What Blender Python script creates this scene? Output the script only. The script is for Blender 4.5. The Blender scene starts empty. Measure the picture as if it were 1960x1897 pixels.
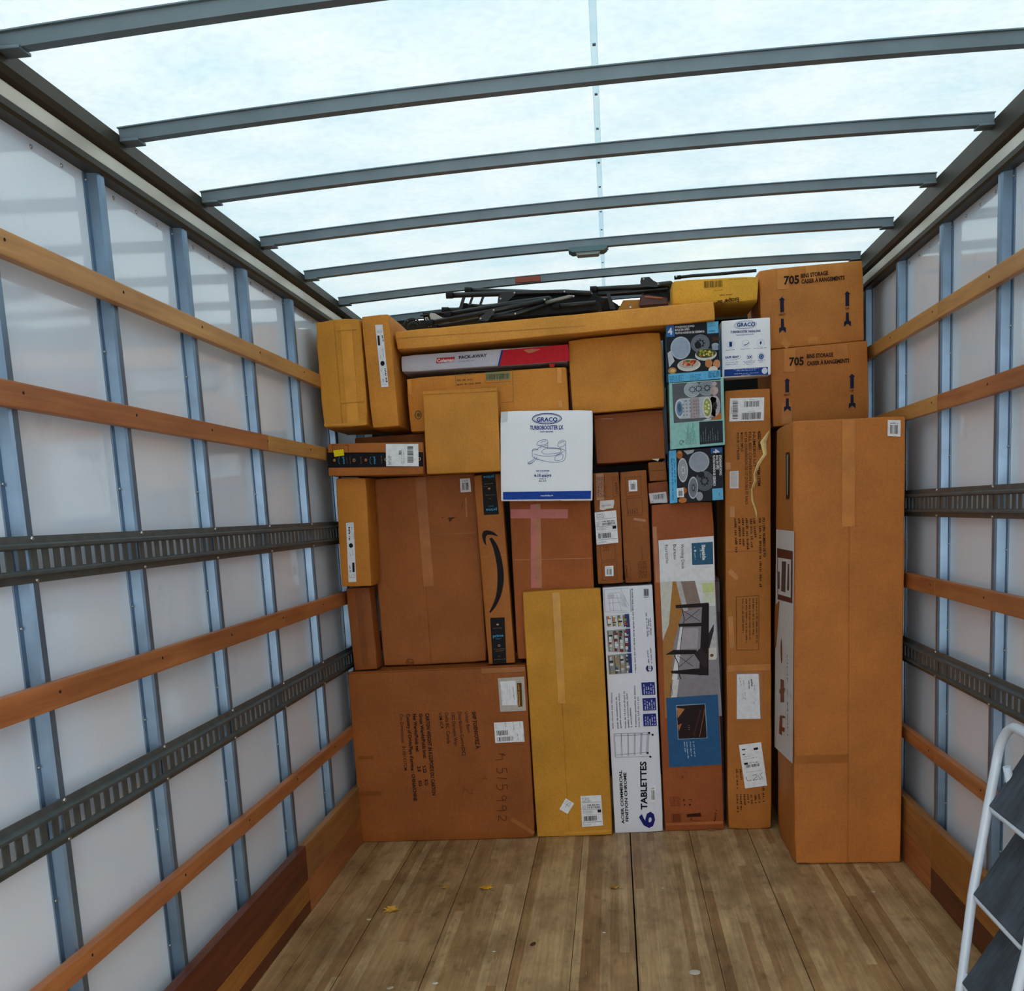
import bpy, bmesh, math, random
from mathutils import Vector, Matrix, noise

# ------------------------------------------------------------------ camera, sky, exposure
scene = bpy.context.scene
COL = scene.collection
cam_data = bpy.data.cameras.new('camera')
cam = bpy.data.objects.new('camera', cam_data)
COL.objects.link(cam)
cam.matrix_world = Matrix(((0.994311, 0.037954, 0.099524, 0.0),
                           (0.092027, 0.164385, -0.982094, 0.0),
                           (-0.053634, 0.985666, 0.159957, 1.535),
                           (0, 0, 0, 1)))
cam_data.sensor_fit = 'HORIZONTAL'
cam_data.sensor_width = 36.0
cam_data.lens = 37.7533
cam_data.shift_y = 0.18844
cam_data.clip_start = 0.02
scene.camera = cam

world = bpy.data.worlds.new('overcast_sky')
scene.world = world
world.use_nodes = True
wn, wl = world.node_tree.nodes, world.node_tree.links
wn.clear()
w_out = wn.new('ShaderNodeOutputWorld')
w_bg = wn.new('ShaderNodeBackground')
w_tc = wn.new('ShaderNodeTexCoord')
w_sep = wn.new('ShaderNodeSeparateXYZ')
w_ramp = wn.new('ShaderNodeValToRGB')
wl.new(w_tc.outputs['Generated'], w_sep.inputs[0])
wl.new(w_sep.outputs['Z'], w_ramp.inputs[0])
el = w_ramp.color_ramp.elements
el[0].position = 0.0; el[0].color = (0.95, 0.91, 0.86, 1)
el[1].position = 0.02; el[1].color = (1.45, 1.45, 1.45, 1)
e = el.new(1.0); e.color = (0.95, 1.0, 1.0, 1)
wl.new(w_ramp.outputs[0], w_bg.inputs[0])
w_bg.inputs[1].default_value = 2.5
wl.new(w_bg.outputs[0], w_out.inputs[0])

vs = scene.view_settings
vs.view_transform = 'Standard'
vs.look = 'None'
vs.exposure = 0.12
vs.gamma = 1.0
vs.use_curve_mapping = False
scene.display_settings.display_device = 'sRGB'
scene.cycles.max_bounces = 10
scene.cycles.diffuse_bounces = 6
scene.cycles.glossy_bounces = 4
scene.cycles.transmission_bounces = 6
scene.cycles.transparent_max_bounces = 12

# ------------------------------------------------------------------ helpers
def lin(c):
    if isinstance(c, str):
        c = c.lstrip('#')
        c = [int(c[i:i+2], 16) / 255 for i in (0, 2, 4)]
    return tuple((x / 12.92 if x <= 0.04045 else ((x + 0.055) / 1.055) ** 2.4) for x in c[:3])

def tag(o, label=None, cat=None, group=None, kind=None):
    if label: o['label'] = label
    if cat: o['category'] = cat
    if group: o['group'] = group
    if kind: o['kind'] = kind
    return o

def link(name, me, mat=None, parent=None):
    o = bpy.data.objects.new(name, me)
    COL.objects.link(o)
    if mat is not None and len(me.materials) == 0:
        for m in (mat if isinstance(mat, (list, tuple)) else [mat]):
            me.materials.append(m)
    if parent is not None: o.parent = parent
    return o

def empty(name, loc=(0, 0, 0), rot=(0, 0, 0)):
    o = bpy.data.objects.new(name, None)
    o.empty_display_size = 0.05
    COL.objects.link(o)
    o.location = loc; o.rotation_euler = rot
    return o

def mesh(name, V, F, smooth=False):
    me = bpy.data.meshes.new(name)
    me.from_pydata([tuple(v) for v in V], [], F)
    if smooth:
        me.polygons.foreach_set('use_smooth', [True] * len(me.polygons))
    me.update()
    return me

class MB:
    """collects simple solids into one mesh"""
    def __init__(s): s.V = []; s.F = []; s.S = []
    def add(s, V, F, smooth=False):
        n = len(s.V); s.V += [tuple(v) for v in V]
        s.F += [tuple(i + n for i in f) for f in F]; s.S += [smooth] * len(F)
        return s
    def box(s, x0, x1, y0, y1, z0, z1):
        V = [(x, y, z) for x in (x0, x1) for y in (y0, y1) for z in (z0, z1)]
        return s.add(V, [(0, 1, 3, 2), (4, 6, 7, 5), (0, 4, 5, 1), (2, 3, 7, 6), (0, 2, 6, 4), (1, 5, 7, 3)])
    def bar(s, p, q, w, t, up=(0, 0, 1)):
        p, q, up = Vector(p), Vector(q), Vector(up)
        d = (q - p).normalized(); a = d.cross(up).normalized() * w / 2; b = a.cross(d).normalized() * t / 2
        V = [r + i * a + j * b for r in (p, q) for i, j in ((-1, -1), (1, -1), (1, 1), (-1, 1))]
        return s.add(V, [(3, 2, 1, 0), (4, 5, 6, 7), (0, 1, 5, 4), (1, 2, 6, 5), (2, 3, 7, 6), (3, 0, 4, 7)])
    def tube(s, pts, r, n=10, cap=True):
        pts = [Vector(p) for p in pts]; m = len(pts); V = []; F = []
        prev = None
        for i, p in enumerate(pts):
            t = (pts[min(i + 1, m - 1)] - pts[max(i - 1, 0)]).normalized()
            if prev is None:
                a = t.orthogonal().normalized()
            else:
                a = (prev - t * prev.dot(t)).normalized()
            prev = a; b = t.cross(a)
            rr = r[i] if isinstance(r, (list, tuple)) else r
            for k in range(n):
                an = 2 * math.pi * k / n
                V.append(p + rr * (math.cos(an) * a + math.sin(an) * b))
        for i in range(m - 1):
            for k in range(n):
                F.append((i * n + k, i * n + (k + 1) % n, (i + 1) * n + (k + 1) % n, (i + 1) * n + k))
        s.add(V, F, True)
        if cap:
            s.F.append(tuple(len(s.V) - m * n + k for k in reversed(range(n)))); s.S.append(False)
            s.F.append(tuple(len(s.V) - n + k for k in range(n))); s.S.append(False)
        return s
    def prism(s, prof, axis, a0, a1):
        """closed profile of 2-D points, extruded along an axis"""
        n = len(prof)
        def P(u, v, a):
            return (a, u, v) if axis == 0 else (u, a, v) if axis == 1 else (u, v, a)
        V = [P(u, v, a0) for u, v in prof] + [P(u, v, a1) for u, v in prof]
        F = [tuple(range(n)), tuple(range(2 * n - 1, n - 1, -1))]
        F += [(i, i + n, (i + 1) % n + n, (i + 1) % n) for i in range(n)]
        return s.add(V, F)
    def build(s, name, mat, parent=None, bevel=0, fix=True):
        me = bpy.data.meshes.new(name)
        me.from_pydata(s.V, [], s.F)
        me.polygons.foreach_set('use_smooth', s.S)
        if fix or bevel:
            bm = bmesh.new(); bm.from_mesh(me)
            bmesh.ops.recalc_face_normals(bm, faces=bm.faces)
            if bevel:
                ed = [e for e in bm.edges if e.is_manifold and e.calc_face_angle(0) > 0.6]
                bmesh.ops.bevel(bm, geom=ed, offset=bevel, segments=2, affect='EDGES', profile=0.7)
            bm.to_mesh(me); bm.free()
        me.update()
        return link(name, me, mat, parent)

# ------------------------------------------------------------------ materials
def new_mat(name):
    m = bpy.data.materials.new(name); m.use_nodes = True
    nt = m.node_tree
    return m, nt, nt.nodes['Principled BSDF'], nt.nodes, nt.links

def ramp(nodes, c0, c1, p0=0.3, p1=0.7):
    r = nodes.new('ShaderNodeValToRGB')
    r.color_ramp.elements[0].position = p0; r.color_ramp.elements[0].color = (*c0, 1)
    r.color_ramp.elements[1].position = p1; r.color_ramp.elements[1].color = (*c1, 1)
    return r

def mul(c, k): return tuple(min(1, x * k) for x in c)

def simple(name, col, rough=0.5, metal=0.0, var=0.12, scale=12, bump=0.0, spec=0.5, coat=0.0):
    m, nt, b, N, L = new_mat(name)
    c = lin(col)
    tc = N.new('ShaderNodeTexCoord'); nz = N.new('ShaderNodeTexNoise')
    nz.inputs['Scale'].default_value = scale; nz.inputs['Detail'].default_value = 5
    L.new(tc.outputs['Object'], nz.inputs['Vector'])
    r = ramp(N, mul(c, 1 - var), mul(c, 1 + var)); L.new(nz.outputs['Fac'], r.inputs[0])
    L.new(r.outputs[0], b.inputs['Base Color'])
    b.inputs['Roughness'].default_value = rough; b.inputs['Metallic'].default_value = metal
    b.inputs['Specular IOR Level'].default_value = spec
    if coat: b.inputs['Coat Weight'].default_value = coat; b.inputs['Coat Roughness'].default_value = 0.1
    if bump:
        bp = N.new('ShaderNodeBump'); bp.inputs['Strength'].default_value = bump; bp.inputs['Distance'].default_value = 0.01
        L.new(nz.outputs['Fac'], bp.inputs['Height']); L.new(bp.outputs[0], b.inputs['Normal'])
    return m

_cb = {}
def cardboard(col, seed=0.0, wear=0.25, flute='z', con=1.0):
    """kraft board: fibre flecks, blotches, faint fluting lines, scuffed dark marks"""
    key = (col, seed, wear, flute, con)
    if key in _cb: return _cb[key]
    m, nt, b, N, L = new_mat('cardboard')
    c = lin(col)
    if c[0] > 1.6 * c[2]: c = (min(1, c[0] * 1.09), c[1] * 1.02, c[2] * 0.72)
    tc = N.new('ShaderNodeTexCoord')
    mp = N.new('ShaderNodeMapping'); mp.inputs['Location'].default_value = (seed, seed * 1.7, seed * 0.6)
    L.new(tc.outputs['Object'], mp.inputs['Vector'])
    n1 = N.new('ShaderNodeTexNoise'); n1.inputs['Scale'].default_value = 4.5; n1.inputs['Detail'].default_value = 6
    n1.inputs['Roughness'].default_value = 0.6
    L.new(mp.outputs[0], n1.inputs['Vector'])
    r1 = ramp(N, mul(c, 1 - 0.18 * con), mul(c, 1 + 0.12 * con), 0.3, 0.72); L.new(n1.outputs['Fac'], r1.inputs[0])
    # fine fibres
    n2 = N.new('ShaderNodeTexNoise'); n2.inputs['Scale'].default_value = 130; n2.inputs['Detail'].default_value = 3
    L.new(mp.outputs[0], n2.inputs['Vector'])
    r2 = ramp(N, (1 - 0.14 * con,) * 3, (1.0,) * 3, 0.3, 0.6); L.new(n2.outputs['Fac'], r2.inputs[0])
    mx = N.new('ShaderNodeMix'); mx.data_type = 'RGBA'; mx.blend_type = 'MULTIPLY'; mx.inputs['Factor'].default_value = 1
    L.new(r1.outputs[0], mx.inputs['A']); L.new(r2.outputs[0], mx.inputs['B'])
    # scuffs: a stretched noise, thresholded
    mp2 = N.new('ShaderNodeMapping'); mp2.inputs['Scale'].default_value = (2.2, 2.2, 9)
    mp2.inputs['Rotation'].default_value = (0, 0.5 + seed, 0)
    L.new(mp.outputs[0], mp2.inputs['Vector'])
    n3 = N.new('ShaderNodeTexNoise'); n3.inputs['Scale'].default_value = 2.2; n3.inputs['Detail'].default_value = 8
    n3.inputs['Roughness'].default_value = 0.7
    L.new(mp2.outputs[0], n3.inputs['Vector'])
    r3 = ramp(N, (0, 0, 0), (wear,) * 3, 0.60, 0.74); L.new(n3.outputs['Fac'], r3.inputs[0])
    mx2 = N.new('ShaderNodeMix'); mx2.data_type = 'RGBA'; L.new(r3.outputs[0], mx2.inputs['Factor'])
    L.new(mx.outputs['Result'], mx2.inputs['A']); mx2.inputs['B'].default_value = (*mul(c, 0.45), 1)
    L.new(mx2.outputs['Result'], b.inputs['Base Color'])
    b.inputs['Roughness'].default_value = 0.62; b.inputs['Specular IOR Level'].default_value = 0.3
    # fluting + waviness
    wv = N.new('ShaderNodeTexWave'); wv.bands_direction = 'X' if flute == 'z' else 'Z'
    wv.inputs['Scale'].default_value = 38; wv.inputs['Distortion'].default_value = 0.6
    L.new(mp.outputs[0], wv.inputs['Vector'])
    b1 = N.new('ShaderNodeBump'); b1.inputs['Strength'].default_value = 0.10; b1.inputs['Distance'].default_value = 0.002
    L.new(wv.outputs['Fac'], b1.inputs['Height'])
    b2 = N.new('ShaderNodeBump'); b2.inputs['Strength'].default_value = 0.25; b2.inputs['Distance'].default_value = 0.01
    L.new(n3.outputs['Fac'], b2.inputs['Height']); L.new(b1.outputs[0], b2.inputs['Normal'])
    L.new(b2.outputs[0], b.inputs['Normal'])
    _cb[key] = m
    return m

def wood(name, c0, c1, axis='y', scale=1.0, rough=0.5, grain=14):
    m, nt, b, N, L = new_mat(name)
    tc = N.new('ShaderNodeTexCoord'); oi = N.new('ShaderNodeObjectInfo')
    ad = N.new('ShaderNodeVectorMath'); ad.operation = 'ADD'
    sc = N.new('ShaderNodeVectorMath'); sc.operation = 'SCALE'; sc.inputs['Scale'].default_value = 9
    cb = N.new('ShaderNodeCombineXYZ')
    for i in range(3): L.new(oi.outputs['Random'], cb.inputs[i])
    L.new(cb.outputs[0], sc.inputs[0]); L.new(tc.outputs['Object'], ad.inputs[0]); L.new(sc.outputs[0], ad.inputs[1])
    mp = N.new('ShaderNodeMapping'); mp.inputs['Scale'].default_value = (1, 0.05, 1)
    L.new(ad.outputs[0], mp.inputs['Vector'])
    n = N.new('ShaderNodeTexNoise'); n.inputs['Scale'].default_value = grain * 3 * scale; n.inputs['Detail'].default_value = 8
    n.inputs['Roughness'].default_value = 0.65; n.inputs['Distortion'].default_value = 0.4
    L.new(mp.outputs[0], n.inputs['Vector'])
    r = ramp(N, lin(c0), lin(c1), 0.32, 0.68); L.new(n.outputs['Fac'], r.inputs[0])
    n2 = N.new('ShaderNodeTexNoise'); n2.inputs['Scale'].default_value = 1.6; n2.inputs['Detail'].default_value = 4
    L.new(ad.outputs[0], n2.inputs['Vector'])
    r2 = ramp(N, (0.68, 0.62, 0.56), (1.05, 1.05, 1.05), 0.35, 0.62); L.new(n2.outputs['Fac'], r2.inputs[0])
    mx = N.new('ShaderNodeMix'); mx.data_type = 'RGBA'; mx.blend_type = 'MULTIPLY'; mx.inputs['Factor'].default_value = 0.8
    L.new(r.outputs[0], mx.inputs['A']); L.new(r2.outputs[0], mx.inputs['B'])
    L.new(mx.outputs['Result'], b.inputs['Base Color'])
    b.inputs['Roughness'].default_value = rough
    bp = N.new('ShaderNodeBump'); bp.inputs['Strength'].default_value = 0.2; bp.inputs['Distance'].default_value = 0.003
    L.new(n.outputs['Fac'], bp.inputs['Height']); L.new(bp.outputs[0], b.inputs['Normal'])
    return m

def floor_material():
    """worn laminated hardwood: strips of slightly different tone, dark grime, scratches"""
    m, nt, b, N, L = new_mat('worn_hardwood')
    tc = N.new('ShaderNodeTexCoord'); sp = N.new('ShaderNodeSeparateXYZ')
    L.new(tc.outputs['Object'], sp.inputs[0])
    # strips 35 mm wide, staggered lengths
    dv = N.new('ShaderNodeMath'); dv.operation = 'DIVIDE'; dv.inputs[1].default_value = 0.034; L.new(sp.outputs['X'], dv.inputs[0])
    fl = N.new('ShaderNodeMath'); fl.operation = 'FLOOR'; L.new(dv.outputs[0], fl.inputs[0])
    mo = N.new('ShaderNodeMath'); mo.operation = 'MULTIPLY'; mo.inputs[1].default_value = 0.377; L.new(fl.outputs[0], mo.inputs[0])
    yy = N.new('ShaderNodeMath'); yy.operation = 'DIVIDE'; yy.inputs[1].default_value = 2.6; L.new(sp.outputs['Y'], yy.inputs[0])
    ya = N.new('ShaderNodeMath'); ya.operation = 'ADD'; L.new(yy.outputs[0], ya.inputs[0]); L.new(mo.outputs[0], ya.inputs[1])
    yf = N.new('ShaderNodeMath'); yf.operation = 'FLOOR'; L.new(ya.outputs[0], yf.inputs[0])
    cb = N.new('ShaderNodeCombineXYZ'); L.new(fl.outputs[0], cb.inputs[0]); L.new(yf.outputs[0], cb.inputs[1])
    wn_ = N.new('ShaderNodeTexWhiteNoise'); L.new(cb.outputs[0], wn_.inputs['Vector'])
    rs = ramp(N, lin('#b59465'), lin('#cfb184'), 0.0, 1.0); L.new(wn_.outputs['Value'], rs.inputs[0])
    rs.color_ramp.elements.new(0.12).color = (*lin('#a07a50'), 1)
    # grain
    mp = N.new('ShaderNodeMapping'); mp.inputs['Scale'].default_value = (1, 0.035, 1); L.new(tc.outputs['Object'], mp.inputs['Vector'])
    g = N.new('ShaderNodeTexNoise'); g.inputs['Scale'].default_value = 95; g.inputs['Detail'].default_value = 8; g.inputs['Roughness'].default_value = 0.7
    L.new(mp.outputs[0], g.inputs['Vector'])
    rg = ramp(N, (0.66, 0.64, 0.60), (1.12, 1.12, 1.12), 0.3, 0.7); L.new(g.outputs['Fac'], rg.inputs[0])
    m1 = N.new('ShaderNodeMix'); m1.data_type = 'RGBA'; m1.blend_type = 'MULTIPLY'; m1.inputs['Factor'].default_value = 1
    L.new(rs.outputs[0], m1.inputs['A']); L.new(rg.outputs[0], m1.inputs['B'])
    # grime blotches
    mp3 = N.new('ShaderNodeMapping'); mp3.inputs['Scale'].default_value = (1, 0.45, 1); L.new(tc.outputs['Object'], mp3.inputs['Vector'])
    d = N.new('ShaderNodeTexNoise'); d.inputs['Scale'].default_value = 5.0; d.inputs['Detail'].default_value = 9; d.inputs['Roughness'].default_value = 0.68
    L.new(mp3.outputs[0], d.inputs['Vector'])
    rd = ramp(N, (0.58, 0.52, 0.46), (1.08, 1.07, 1.04), 0.38, 0.60); L.new(d.outputs['Fac'], rd.inputs[0])
    m2 = N.new('ShaderNodeMix'); m2.data_type = 'RGBA'; m2.blend_type = 'MULTIPLY'; m2.inputs['Factor'].default_value = 0.9
    L.new(m1.outputs['Result'], m2.inputs['A']); L.new(rd.outputs[0], m2.inputs['B'])
    d2 = N.new('ShaderNodeTexNoise'); d2.inputs['Scale'].default_value = 17; d2.inputs['Detail'].default_value = 6; d2.inputs['Roughness'].default_value = 0.6
    L.new(mp3.outputs[0], d2.inputs['Vector'])
    rd2 = ramp(N, (0.55, 0.50, 0.45), (1, 1, 1), 0.30, 0.44); L.new(d2.outputs['Fac'], rd2.inputs[0])
    m3 = N.new('ShaderNodeMix'); m3.data_type = 'RGBA'; m3.blend_type = 'MULTIPLY'; m3.inputs['Factor'].default_value = 0.8
    L.new(m2.outputs['Result'], m3.inputs['A']); L.new(rd2.outputs[0], m3.inputs['B'])
    # pale scratches
    mp4 = N.new('ShaderNodeMapping'); mp4.inputs['Scale'].default_value = (9, 0.8, 1); mp4.inputs['Rotation'].default_value = (0, 0, 0.12)
    L.new(tc.outputs['Object'], mp4.inputs['Vector'])
    s = N.new('ShaderNodeTexNoise'); s.inputs['Scale'].default_value = 9; s.inputs['Detail'].default_value = 3
    L.new(mp4.outputs[0], s.inputs['Vector'])
    rsx = ramp(N, (0, 0, 0), (0.45,) * 3, 0.70, 0.76); L.new(s.outputs['Fac'], rsx.inputs[0])
    m4 = N.new('ShaderNodeMix'); m4.data_type = 'RGBA'; L.new(rsx.outputs[0], m4.inputs['Factor'])
    L.new(m3.outputs['Result'], m4.inputs['A']); m4.inputs['B'].default_value = (*lin('#c9b58c'), 1)
    L.new(m4.outputs['Result'], b.inputs['Base Color'])
    b.inputs['Roughness'].default_value = 0.5
    bp = N.new('ShaderNodeBump'); bp.inputs['Strength'].default_value = 0.25; bp.inputs['Distance'].default_value = 0.004
    L.new(g.outputs['Fac'], bp.inputs['Height']); L.new(bp.outputs[0], b.inputs['Normal'])
    return m

def roof_material():
    """translucent fibreglass sheet: daylight comes through it"""
    m, nt, b, N, L = new_mat('translucent_fibreglass')
    out = N['Material Output']
    tc = N.new('ShaderNodeTexCoord')
    n = N.new('ShaderNodeTexNoise'); n.inputs['Scale'].default_value = 1.9; n.inputs['Detail'].default_value = 8; n.inputs['Roughness'].default_value = 0.62
    L.new(tc.outputs['Object'], n.inputs['Vector'])
    r = ramp(N, (0.41, 0.535, 0.58), (0.53, 0.595, 0.61), 0.36, 0.60); L.new(n.outputs['Fac'], r.inputs[0])
    n2 = N.new('ShaderNodeTexNoise'); n2.inputs['Scale'].default_value = 40; n2.inputs['Detail'].default_value = 4
    L.new(tc.outputs['Object'], n2.inputs['Vector'])
    r2 = ramp(N, (0.90, 0.92, 0.94), (1, 1, 1), 0.35, 0.6); L.new(n2.outputs['Fac'], r2.inputs[0])
    mx = N.new('ShaderNodeMix'); mx.data_type = 'RGBA'; mx.blend_type = 'MULTIPLY'; mx.inputs['Factor'].default_value = 1
    L.new(r.outputs[0], mx.inputs['A']); L.new(r2.outputs[0], mx.inputs['B'])
    tr = N.new('ShaderNodeBsdfTranslucent'); L.new(mx.outputs['Result'], tr.inputs[0])
    df = N.new('ShaderNodeBsdfDiffuse'); df.inputs[0].default_value = (0.8, 0.85, 0.86, 1)
    ms = N.new('ShaderNodeMixShader'); ms.inputs[0].default_value = ROOF_DIFFUSE
    L.new(tr.outputs[0], ms.inputs[1]); L.new(df.outputs[0], ms.inputs[2])
    L.new(ms.outputs[0], out.inputs['Surface'])
    return m
ROOF_DIFFUSE = 0.5

def print_material(name='printed_ink', rough=0.45):
    m, nt, b, N, L = new_mat(name)
    at = N.new('ShaderNodeVertexColor'); at.layer_name = 'Col'
    tc = N.new('ShaderNodeTexCoord'); n = N.new('ShaderNodeTexNoise'); n.inputs['Scale'].default_value = 60
    L.new(tc.outputs['Object'], n.inputs['Vector'])
    r = ramp(N, (0.88,) * 3, (1,) * 3, 0.3, 0.6); L.new(n.outputs['Fac'], r.inputs[0])
    mx = N.new('ShaderNodeMix'); mx.data_type = 'RGBA'; mx.blend_type = 'MULTIPLY'; mx.inputs['Factor'].default_value = 1
    L.new(at.outputs['Color'], mx.inputs['A']); L.new(r.outputs[0], mx.inputs['B'])
    L.new(mx.outputs['Result'], b.inputs['Base Color'])
    b.inputs['Roughness'].default_value = rough; b.inputs['Specular IOR Level'].default_value = 0.08
    return m

_tp = {}
def tape_on(board, kind):
    """packing tape as it looks on this board: tint of the tape film over the board's own colour"""
    tint, k, rough = kind
    if (board, kind) not in _tp:
        c = lin(board); d = lin(tint)
        if c[0] > 1.6 * c[2]: c = (min(1, c[0] * 1.09), c[1] * 1.02, c[2] * 0.72)
        m, nt, b, N, L = new_mat('packing_tape')
        e_ = tuple(x * (1 - k) + y * k for x, y in zip(c, d))
        tc = N.new('ShaderNodeTexCoord'); n = N.new('ShaderNodeTexNoise'); n.inputs['Scale'].default_value = 11; n.inputs['Detail'].default_value = 3
        L.new(tc.outputs['Object'], n.inputs['Vector'])
        r = ramp(N, mul(e_, .88), mul(e_, 1.12), 0.35, 0.65); L.new(n.outputs['Fac'], r.inputs[0]); L.new(r.outputs[0], b.inputs['Base Color'])
        b.inputs['Roughness'].default_value = rough; b.inputs['Specular IOR Level'].default_value = 0.25
        bp = N.new('ShaderNodeBump'); bp.inputs['Strength'].default_value = 0.3; bp.inputs['Distance'].default_value = 0.004
        L.new(n.outputs['Fac'], bp.inputs['Height']); L.new(bp.outputs[0], b.inputs['Normal'])
        _tp[(board, kind)] = m
    return _tp[(board, kind)]

def panel_material(name):
    """glossy white fibreglass-faced plywood"""
    m, nt, b, N, L = new_mat(name)
    tc = N.new('ShaderNodeTexCoord')
    n = N.new('ShaderNodeTexNoise'); n.inputs['Scale'].default_value = 1.3; n.inputs['Detail'].default_value = 5
    L.new(tc.outputs['Object'], n.inputs['Vector'])
    r = ramp(N, lin('#d9e5f2'), lin('#e4edf7'), 0.35, 0.65); L.new(n.outputs['Fac'], r.inputs[0])
    n2 = N.new('ShaderNodeTexNoise'); n2.inputs['Scale'].default_value = 7; n2.inputs['Detail'].default_value = 9; n2.inputs['Roughness'].default_value = 0.75
    L.new(tc.outputs['Object'], n2.inputs['Vector'])
    r2 = ramp(N, (0.80, 0.80, 0.80), (1, 1, 1), 0.28, 0.42); L.new(n2.outputs['Fac'], r2.inputs[0])
    mx = N.new('ShaderNodeMix'); mx.data_type = 'RGBA'; mx.blend_type = 'MULTIPLY'; mx.inputs['Factor'].default_value = 0.5
    L.new(r.outputs[0], mx.inputs['A']); L.new(r2.outputs[0], mx.inputs['B'])
    L.new(mx.outputs['Result'], b.inputs['Base Color'])
    b.inputs['Roughness'].default_value = 0.07
    b.inputs['Specular IOR Level'].default_value = 1.0
    return m

M_PRINT = print_material()
M_PAPER = print_material('label_paper', 0.55)
M_GLOSS = print_material('glossy_print', 0.42)
M_TAPE = ('#d8b074', 0.09, 0.26)
M_TAPE_BROWN = ('#5a2e12', 0.40, 0.35)
M_TAPE_PINK = ('#c4606a', 0.55, 0.30)
M_PANEL = panel_material('white_fibreglass_panel')
M_ROOF = roof_material()
M_FLOOR = floor_material()
M_STUD = simple('galvanised_steel', '#72899f', 0.34, 0.75, 0.18, 9)
M_BOW = simple('roof_bow_steel', '#6b7c84', 0.45, 0.5, 0.12, 8)
M_RAIL = simple('tie_rail_steel', '#59605f', 0.42, 0.55, 0.2, 20)
M_CORNER = simple('corner_extrusion', '#302b1e', 0.5, 0.0, 0.2, 7, spec=.25)  # shade on the rail's down-facing bands put into this dark colour
M_STRIP = simple('corner_lit_strip', '#c2bdae', 0.35, 0.2, 0.15, 3)  # pale band: roof light caught on the rail's middle step, put into the colour
M_SLAT_L = wood('light_oak_slat', '#a9763c', '#c9934f')
M_SLAT_R = wood('red_oak_slat', '#96552a', '#b87440')
M_SLAT_D = wood('dark_red_slat', '#4c1d08', '#6e3314')
M_SLAT_M = wood('amber_slat', '#8a5220', '#b0742f')
M_KICK = wood('kick_board_wood', '#8c5a2c', '#b07b42')
M_FRONT = simple('gap_shade_black', '#121212', 0.95)  # near-black front wall: the gaps' shade put into its colour; screws share it
M_BLACK = simple('black_tube_paint', '#17181a', 0.35, 0.0, 0.2, 30)
M_FABRIC = simple('black_nylon_fabric', '#101114', 0.85, 0.0, 0.3, 50, 0.4)
M_STEEL = simple('bright_steel', '#b9b8b2', 0.3, 0.9)
M_LADDER = simple('white_enamel_tube', '#c9d6e4', 0.25, 0.0, 0.05, 8, 0, 0.6)
M_TREAD = simple('charcoal_rubber_tread', '#3a444e', 0.6, 0.0, 0.45, 9, 0.2)

# ------------------------------------------------------------------ printed artwork
_txt = {}
def text_mesh(s, bold):
    key = (s, bold)
    if key in _txt: return _txt[key]
    cu = bpy.data.curves.new('t', 'FONT'); cu.body = s; cu.size = 1; cu.fill_mode = 'FRONT'
    cu.resolution_u = 2; cu.offset = 0.032 if bold else 0.006
    ob = bpy.data.objects.new('t', cu); COL.objects.link(ob)
    dg = bpy.context.evaluated_depsgraph_get(); dg.update()
    me = bpy.data.meshes.new_from_object(ob.evaluated_get(dg))
    V = [(v.co.x, v.co.y) for v in me.vertices]; F = [tuple(p.vertices) for p in me.polygons]
    bpy.data.objects.remove(ob); bpy.data.curves.remove(cu); bpy.data.meshes.remove(me)
    x0 = min((v[0] for v in V), default=0); x1 = max((v[0] for v in V), default=1)
    _txt[key] = (V, F, x0, max(x1 - x0, 1e-4)); return _txt[key]

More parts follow.
